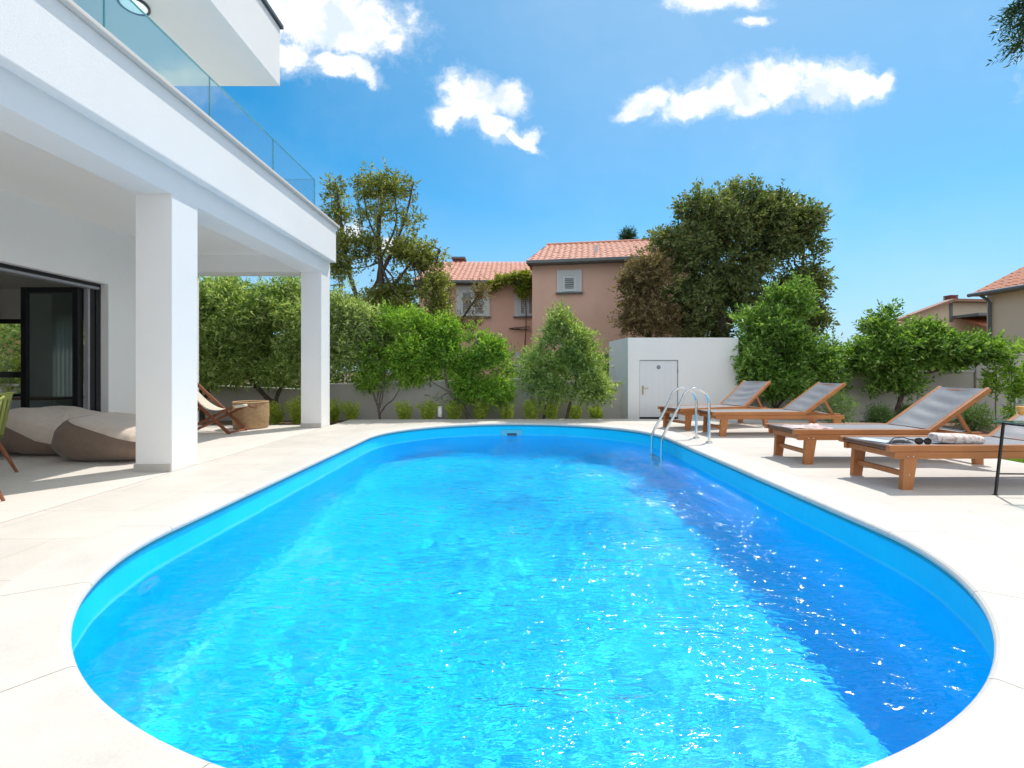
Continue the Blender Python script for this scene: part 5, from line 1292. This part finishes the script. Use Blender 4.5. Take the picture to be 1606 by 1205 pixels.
# -- little conifer tip behind the right roof and a cedar at the right edge
def conifer(name, label, base, hgt_, rad, z0, mat, seed, nlev, droop=0.18, leafL=0.16, per=5):
    rng = np.random.default_rng(seed); base = Vector(base)
    root = empty(name, base, 0, label, 'tree')
    tm = MB().tube([(0, 0, 0), (0.02, 0, hgt_ * 0.5), (0, 0, hgt_)], [0.03 * hgt_ * .6, 0.02 * hgt_ * .6, 0.01], 10)
    C = []
    for k in range(nlev):
        t = k / (nlev - 1); z = z0 + (hgt_ - z0) * t
        R_ = rad * (1 - t) ** 0.8 + 0.05
        for j in range(7):
            a = rng.random() * 2 * PI; L = R_ * (0.7 + 0.5 * rng.random())
            e = Vector((L * math.cos(a), L * math.sin(a), z - droop * L + 0.1 * rng.normal()))
            tm.tube([(0, 0, z), (e.x * .5, e.y * .5, z - droop * L * 0.3), tuple(e)], [0.03 * L / rad + .006, 0.015, 0.005], 5, caps=False)
            side = Vector((-math.sin(a), math.cos(a), 0))
            m_ = max(5, int(L / 0.06))
            for q in range(m_):
                s = (q + 1) / m_
                p = Vector((0, 0, z)).lerp(e, s) + Vector((0, 0, droop * L * 0.25 * math.sin(PI * s)))
                for _ in range(3):
                    C.append(tuple(p + side * rng.normal() * 0.16 * L * (1.1 - s * .8) + Vector((0, 0, rng.normal() * 0.04))))
    tm.build('trunk', M['bark'], root)
    C = np.array(C)
    V, F = leaves(C, np.full(len(C), 0.07 * rad), per, leafL, leafL * 0.22, rng, up=0.0, out=0.7)
    np_mesh('crown', V, F, mat, root)
conifer('cedar_tree', 'dark cedar whose branch tips enter at the top right corner', (14.2, 9.3, -0.12), 15.8, 2.4, 9.45, M['conifer'], 61, 30, 0.10, 0.15, 20)
conifer('conifer_tree', 'tiny distant conifer tip showing above the pink house roof', (at(985, 375, 46).x, 46, -0.12), at(985, 371, 46).z + 0.12, 0.75, 10.8, M['conifer'], 62, 8, 0.1, 0.35, 5)

# -- grass on the lawn at the right edge
rng = np.random.default_rng(70)
npz = 26000
P_ = np.stack([6.2 + rng.random(npz) ** 1.6 * 5.5, 3.2 + rng.random(npz) * 3.7, np.full(npz, -0.035)], 1)
V, F = leaves(P_, np.full(npz, 0.004), 1, 0.055, 0.008, rng, up=2.2, out=0.0, flat=0.0, sprig=1)
V[:, 2] = np.maximum(V[:, 2], -0.036)
gr = np_mesh('grass', V, F, M['grass'], None); tag(gr, 'short green grass at the right edge beyond the nearest lounger', 'grass', kind='stuff')

# ------------------------------------------------------------------ neighbouring houses
def roof_mesh(W, L, pitch, tw=0.24, course=0.40, amp=0.045, umin=0.0, umax=0.0):
    """tiled slope in local coords: x along eave, y up-slope (horizontal run), z height; umin/umax: hips per unit run"""
    nt_ = int(W / tw); nu = nt_ * 6; nc = max(2, int(L / course))
    cols = [W * i / nu for i in range(nu + 1)]
    m = MB()
    ca, sa = math.cos(pitch), math.sin(pitch)
    k = nu + 1
    for j in range(nc):
        vs = []
        for (s, lift) in ((j * L / nc - 0.03, 0.014), ((j + 0.5) * L / nc, 0.007), ((j + 1) * L / nc, 0.0)):
            for i, x in enumerate(cols):
                ph = (i % 6) / 6 * 2 * PI
                h_ = amp * (0.5 + 0.5 * math.cos(ph)) ** 0.7 + lift + 0.008 * mnoise.noise(Vector((int(i / 6) * 3.1, j * 7.7, 0)))
                xx = min(max(x, umin * s), W - umax * s)
                vs.append((xx, s * ca - h_ * sa, s * sa + h_ * ca))
        m.add(vs, [(r * k + i, r * k + i + 1, (r + 1) * k + i + 1, (r + 1) * k + i) for r in range(2) for i in range(nu)], True)
    return m

def shutter_window(parent, name, cx, z0, z1, wd, yface, leafs=2, sur=(0.2, 0.2, 0.22)):
    yface -= 0.06
    s = MB(); a, t_, b_ = sur
    x0, x1 = cx - wd / 2, cx + wd / 2
    s.box(x0 - a, x0, yface - 0.03, yface + 0.1, z0 - 0.02, z1 + t_); s.box(x1, x1 + a, yface - 0.03, yface + 0.1, z0 - 0.02, z1 + t_); s.box(x0, x1, yface - 0.03, yface + 0.1, z1, z1 + t_)
    wn_ = s.build(name, M['surround'], parent)
    sl_ = MB().box(x0 - a - 0.05, x1 + a + 0.05, yface - 0.07, yface + 0.1, z0 - 0.08, z0 - 0.021); sl_.build('sill', M['gutter'], wn_)
    lw = wd / leafs
    for k in range(leafs):
        l = MB(); xa = x0 + k * lw; xb = xa + lw; f = 0.10
        l.box(xa + .006, xa + f, yface - 0.02, yface + 0.03, z0, z1); l.box(xb - f, xb - .006, yface - 0.02, yface + 0.03, z0, z1)
        l.box(xa + f, xb - f, yface - 0.018, yface + 0.03, z1 - f, z1 - .005); l.box(xa + f, xb - f, yface - 0.018, yface + 0.03, z0 + .005, z0 + f)
        ns = int((z1 - z0 - 2 * f) / 0.075)
        for q in range(ns):
            z = z0 + f + (q + 0.5) * (z1 - z0 - 2 * f) / ns
            l.bar((xa + f, yface + 0.008, z), (xb - f, yface + 0.008, z), 0.055, 0.012, up=(0, 0.75, 0.66))
        l.build('shutter', M['shutter'], wn_)
        MB().box(xa + f, xb - f, yface + 0.035, yface + 0.05, z0 + f, z1 - f).build('louvre_back', M['gutter'], wn_)

# left wing (straight on)
yl = 20.8
nh = empty('pink_house', (at(830, 0, yl).x, yl, -0.12), 0, 'two storey pink rendered house with clay tiled roofs and white shutters beyond the wall', 'house')
ez = at(0, 443, 20.4).z + 0.12
MB().box(-5.05, 0.5, 0, 9, 0, ez + 0.1).build('wall', M['pink'], nh)
rp = math.atan2(7.05 + 0.12 - ez, 25.0 - 20.35)
rf = roof_mesh(5.4, (25.0 - 20.35) / math.cos(rp), rp).build('roof', M['tile'], nh); rf.location = (-5.2, -0.45, ez + 0.05)
MB().grid(lambda u, v: (-5.2 + 5.4 * u, 4.2 + 4.6 * v, 7.17 - 2.0 * v), 2, 2, False).build('roof', M['tile'], nh)
gt = MB().box(-5.2, 0.2, -0.52, -0.40, ez - 0.04, ez + 0.085, 0.02); gt.box(-5.2, 0.2, -0.40, 0.0, ez - 0.03, ez + 0.01); gt.build('gutter', M['gutter'], nh)
wx0 = at(742, 0, yl).x - nh.location.x; wx1 = at(826, 0, yl).x - nh.location.x
shutter_window(nh, 'window', wx0, at(0, 496, yl).z + 0.12, at(0, 456, yl).z + 0.12, 1.12, 0.0)
shutter_window(nh, 'window', wx1, at(0, 496, yl).z + 0.12, at(0, 456, yl).z + 0.12, 0.72, 0.0)
shutter_window(nh, 'window', wx1 - 0.02, 0.4, at(0, 560, yl).z + 0.12, 0.72, 0.0)
chx = at(720, 0, 25.3).x - nh.location.x
chm = MB().box(chx - 0.28, chx + 0.28, 4.2, 4.8, 6.6, 7.4).build('chimney', M['brick'], nh)
MB().box(chx - 0.38, chx + 0.38, 4.1, 4.9, 7.4, 7.5).build('cap', M['gutter'], chm)
# right wing (nearer, slightly turned); same house, so its parts hang on the same thing
rw = Matrix.Translation((0.80 - nh.location.x, 18.5 - yl, 0)) @ Matrix.Rotation(R(-9.3), 4, 'Z')
def rwb(o): o.matrix_local = rw; return o
ez2 = 5.42 + 0.12
rwb(MB().box(0.02, 6.4, 0, 6.0, 0, ez2 + 0.12).build('wall', M['pink'], nh))
rp2 = math.atan2(1.55, 3.45)
r2 = roof_mesh(6.7, 3.45 / math.cos(rp2), rp2, umin=0.14).build('roof', M['tile'], nh); r2.matrix_local = rw @ Matrix.Translation((-0.15, -0.45, ez2 + 0.04))
r3 = MB(); zr = ez2 + 0.04 + 1.55
r3.add([(-0.15, -0.45, ez2 + 0.03), (0.38, 3.0, zr), (-0.15, 6.4, ez2 + 0.03), (6.55, 3.0, zr), (6.55, 6.4, ez2 + 0.03)], [(0, 1, 2), (1, 3, 4, 2)]); rwb(r3.build('roof', M['tile'], nh))
rwb(MB().tube([(0.36, 3.0, zr + 0.03), (6.55, 3.0, zr + 0.03)], 0.085, 8).build('ridge', M['tile'], nh))
g2 = MB().box(-0.16, 6.55, -0.53, -0.40, ez2 - 0.05, ez2 + 0.08, 0.02); g2.box(-0.15, 6.55, -0.40, 0.0, ez2 - 0.04, ez2 + 0.01); rwb(g2.build('gutter', M['gutter'], nh))
pw_ = empty('window_anchor', (0, 0, 0)); bpy.data.objects.remove(pw_)
pre = set(nh.children)
wc = at(893, 0, 18.25)
loc_ = rw.inverted() @ (Vector((wc.x - nh.location.x, wc.y - yl, 0)))
shutter_window(nh, 'window', loc_.x, at(0, 458, 18.25).z + 0.12, at(0, 433, 18.25).z + 0.12, 0.56, 0.0, 1, (0.21, 0.22, 0.22))
for o in set(nh.children) - pre: rwb(o)
# vent pipe on the roof
rwb(MB().tube([(2.6, 0.6, ez2 + 0.3), (2.6, 0.6, ez2 + 0.85)], 0.06, 8).build('vent_pipe', M['surround'], nh))
# dry vine branch and a wall lamp on the facade
dv_ = MB(); q0 = at(798, 516, 20.7) - Vector(nh.location); rr_ = np.random.default_rng(5)
for k in range(5): dv_.tube(wander(q0, q0 + Vector((1.0, -0.02, 0.12 - 0.06 * k)), rr_, 8, 0.06), [0.02 - 0.0015 * i for i in range(9)], 5)
dv_.build('dry_vine', M['bark'], nh)
# living vine hanging from the eave
vb = [B(786, 440, 20.2, 0.4, 0.2, 0.12), B(806, 438, 20.2, 0.35, 0.25, 0.16), B(822, 436, 20.1, 0.35, 0.25, 0.2), B(818, 455, 20.3, 0.18, 0.15, 0.45), B(830, 445, 20.2, 0.15, 0.2, 0.3), B(775, 450, 20.3, 0.3, 0.2, 0.15)]
b0 = at(822, 560, 20.55)
tree('eave_vine', 'yellow green vine hanging over the gutter between the two wings of the pink house', 'climbing plant', b0, [([b0, at(826, 500, 20.55), at(822, 450, 20.4)], 0.03, 0.015)], vb, 130, 30, 0.13, (0.11, 0.07), M['vine'], M['bark'], 66, gate=0, limb_r=0.01, twigs=20)

# beige house on the right edge: wall running towards us, tiled roof rising to the right
bh = empty('beige_house', (18.6, 18.0, -0.12), 0, 'beige house with an orange tiled roof and grey downpipe at the right edge', 'house')
ez3 = 4.15 + 0.12
MB().box(0.15, 9, -6, 0, 0, ez3 + 0.02).build('wall', M['beigewall'], bh)
bw = MB(); bw.add([(0.16, -0.002, ez3), (4.6, -0.002, ez3 + 2.3), (9, -0.002, ez3)], [(0, 2, 1)]); bw.build('gable', M['beigewall'], bh)
r4 = roof_mesh(6.4, 5.2, R(27.5), 0.26, 0.36).build('roof', M['tile2'], bh)
r4.matrix_local = Matrix(((0, 1, 0, -0.30), (-1, 0, 0, 0.22), (0, 0, 1, ez3 - 0.02), (0, 0, 0, 1)))
MB().grid(lambda u, v: (4.3 + 5 * u, 0.2 - 6.4 * v, ez3 + 2.4 - 2.4 * u), 2, 2, False).build('roof', M['tile2'], bh)
gg = MB().tube([(-0.36, 0.22, ez3 - 0.01), (-0.36, -6.2, ez3 - 0.01)], 0.075, 8); gg.box(-0.30, 0.15, -6.2, 0.2, ez3 - 0.06, ez3 - 0.03); gg.build('gutter', M['gutter'], bh)
MB().tube([(-0.33, -0.18, ez3 - 0.05), (-0.05, -0.18, ez3 - 0.22), (0.07, -0.18, ez3 - 0.35), (0.07, -0.18, 0.0)], 0.055, 8).build('downpipe', M['gutter'], bh)

# far house between the tree and the beige house
S = 28 / 715
fh = empty('far_house', (27.0, 28, -0.12), 0, 'distant pale house with a long sloping roof edge and brick chimney', 'house')
def fx(px): return (px - 803) * S - 27.0
def fz(py): return H + (583 - py) * S + 0.12
fw = MB(); prof = [(fx(1396), fz(508)), (fx(1484), fz(474.5)), (fx(1570), fz(476)), (fx(1570), 0), (fx(1396), 0)]
nn_ = len(prof)
fw.add([(x, 0, z) for x, z in prof] + [(x + 6.9, 8, z) for x, z in prof], [tuple(range(nn_))[::-1], tuple(range(nn_, 2 * nn_))] + [(i, (i + 1) % nn_, (i + 1) % nn_ + nn_, i + nn_) for i in range(nn_)])
fw.build('wall', M['beigewall'], fh)
fr_ = MB()
fr_.bar((fx(1392), -0.2, fz(507)), (fx(1485), -0.2, fz(472.5)), 0.6, 0.16); fr_.bar((fx(1485), -0.2, fz(472.5)), (fx(1570), -0.2, fz(474)), 0.6, 0.16)
fr_.add([(fx(1392), 0.1, fz(506)), (fx(1485), 0.1, fz(471)), (fx(1485) + 6.9, 8, fz(471)), (fx(1392) + 6.9, 8, fz(506))], [(0, 1, 2, 3)])
fr_.add([(fx(1485), 0.1, fz(471.2)), (fx(1570), 0.1, fz(472.5)), (fx(1570) + 6.9, 8, fz(472.5)), (fx(1485) + 6.9, 8, fz(471.2))], [(0, 1, 2, 3)])
fr_.build('roof', M['fascia'], fh)
MB().box(fx(1489), fx(1493), -0.06, -0.002, fz(505), fz(476)).build('downpipe', M['gutter'], fh)
MB().box(fx(1493), fx(1570), -1.6, -0.004, fz(500), fz(496)).build('canopy', M['gutter'], fh)
lr2 = roof_mesh(3.2, 3.0, R(22), 0.26, 0.36).build('lower_roof', M['tile2'], fh); lr2.location = (fx(1494), -2.9, fz(528))
MB().box(fx(1494), fx(1575), -2.5, -0.01, 0, fz(529)).build('extension_wall', M['beigewall'], fh)
fc = MB(); 
for k in range(4): fc.box(fx(1515.5), fx(1528), 1.0, 1.5, fz(472) + 0.14 * k, fz(472) + 0.14 * k + 0.11)
fc.box(fx(1517), fx(1526.5), 1.05, 1.45, fz(474), fz(459)); fc.build('chimney', M['brick'], fh)
an_ = MB().tube([(fx(1407), 2, fz(506)), (fx(1407), 2, fz(485))], 0.025, 6); an_.tube([(fx(1403), 2, fz(487)), (fx(1411.5), 2, fz(484.5))], 0.018, 6); an_.tube([(fx(1405), 2, fz(489)), (fx(1410), 2, fz(487.5))], 0.014, 6)
an_.build('antenna', M['surround'], fh)
# orange house beyond the villa, visible through its far window
oh = empty('orange_house', (-19.5, 17, -0.12), 0, 'orange house wall with grey eave seen through the villa window', 'house')
MB().box(-6, 5, 0, 6, 0, 3.1).build('wall', M['orangewall'], oh)
MB().box(-6.4, 5.4, -0.5, 6.4, 3.1, 3.3).build('roof', M['surround'], oh)
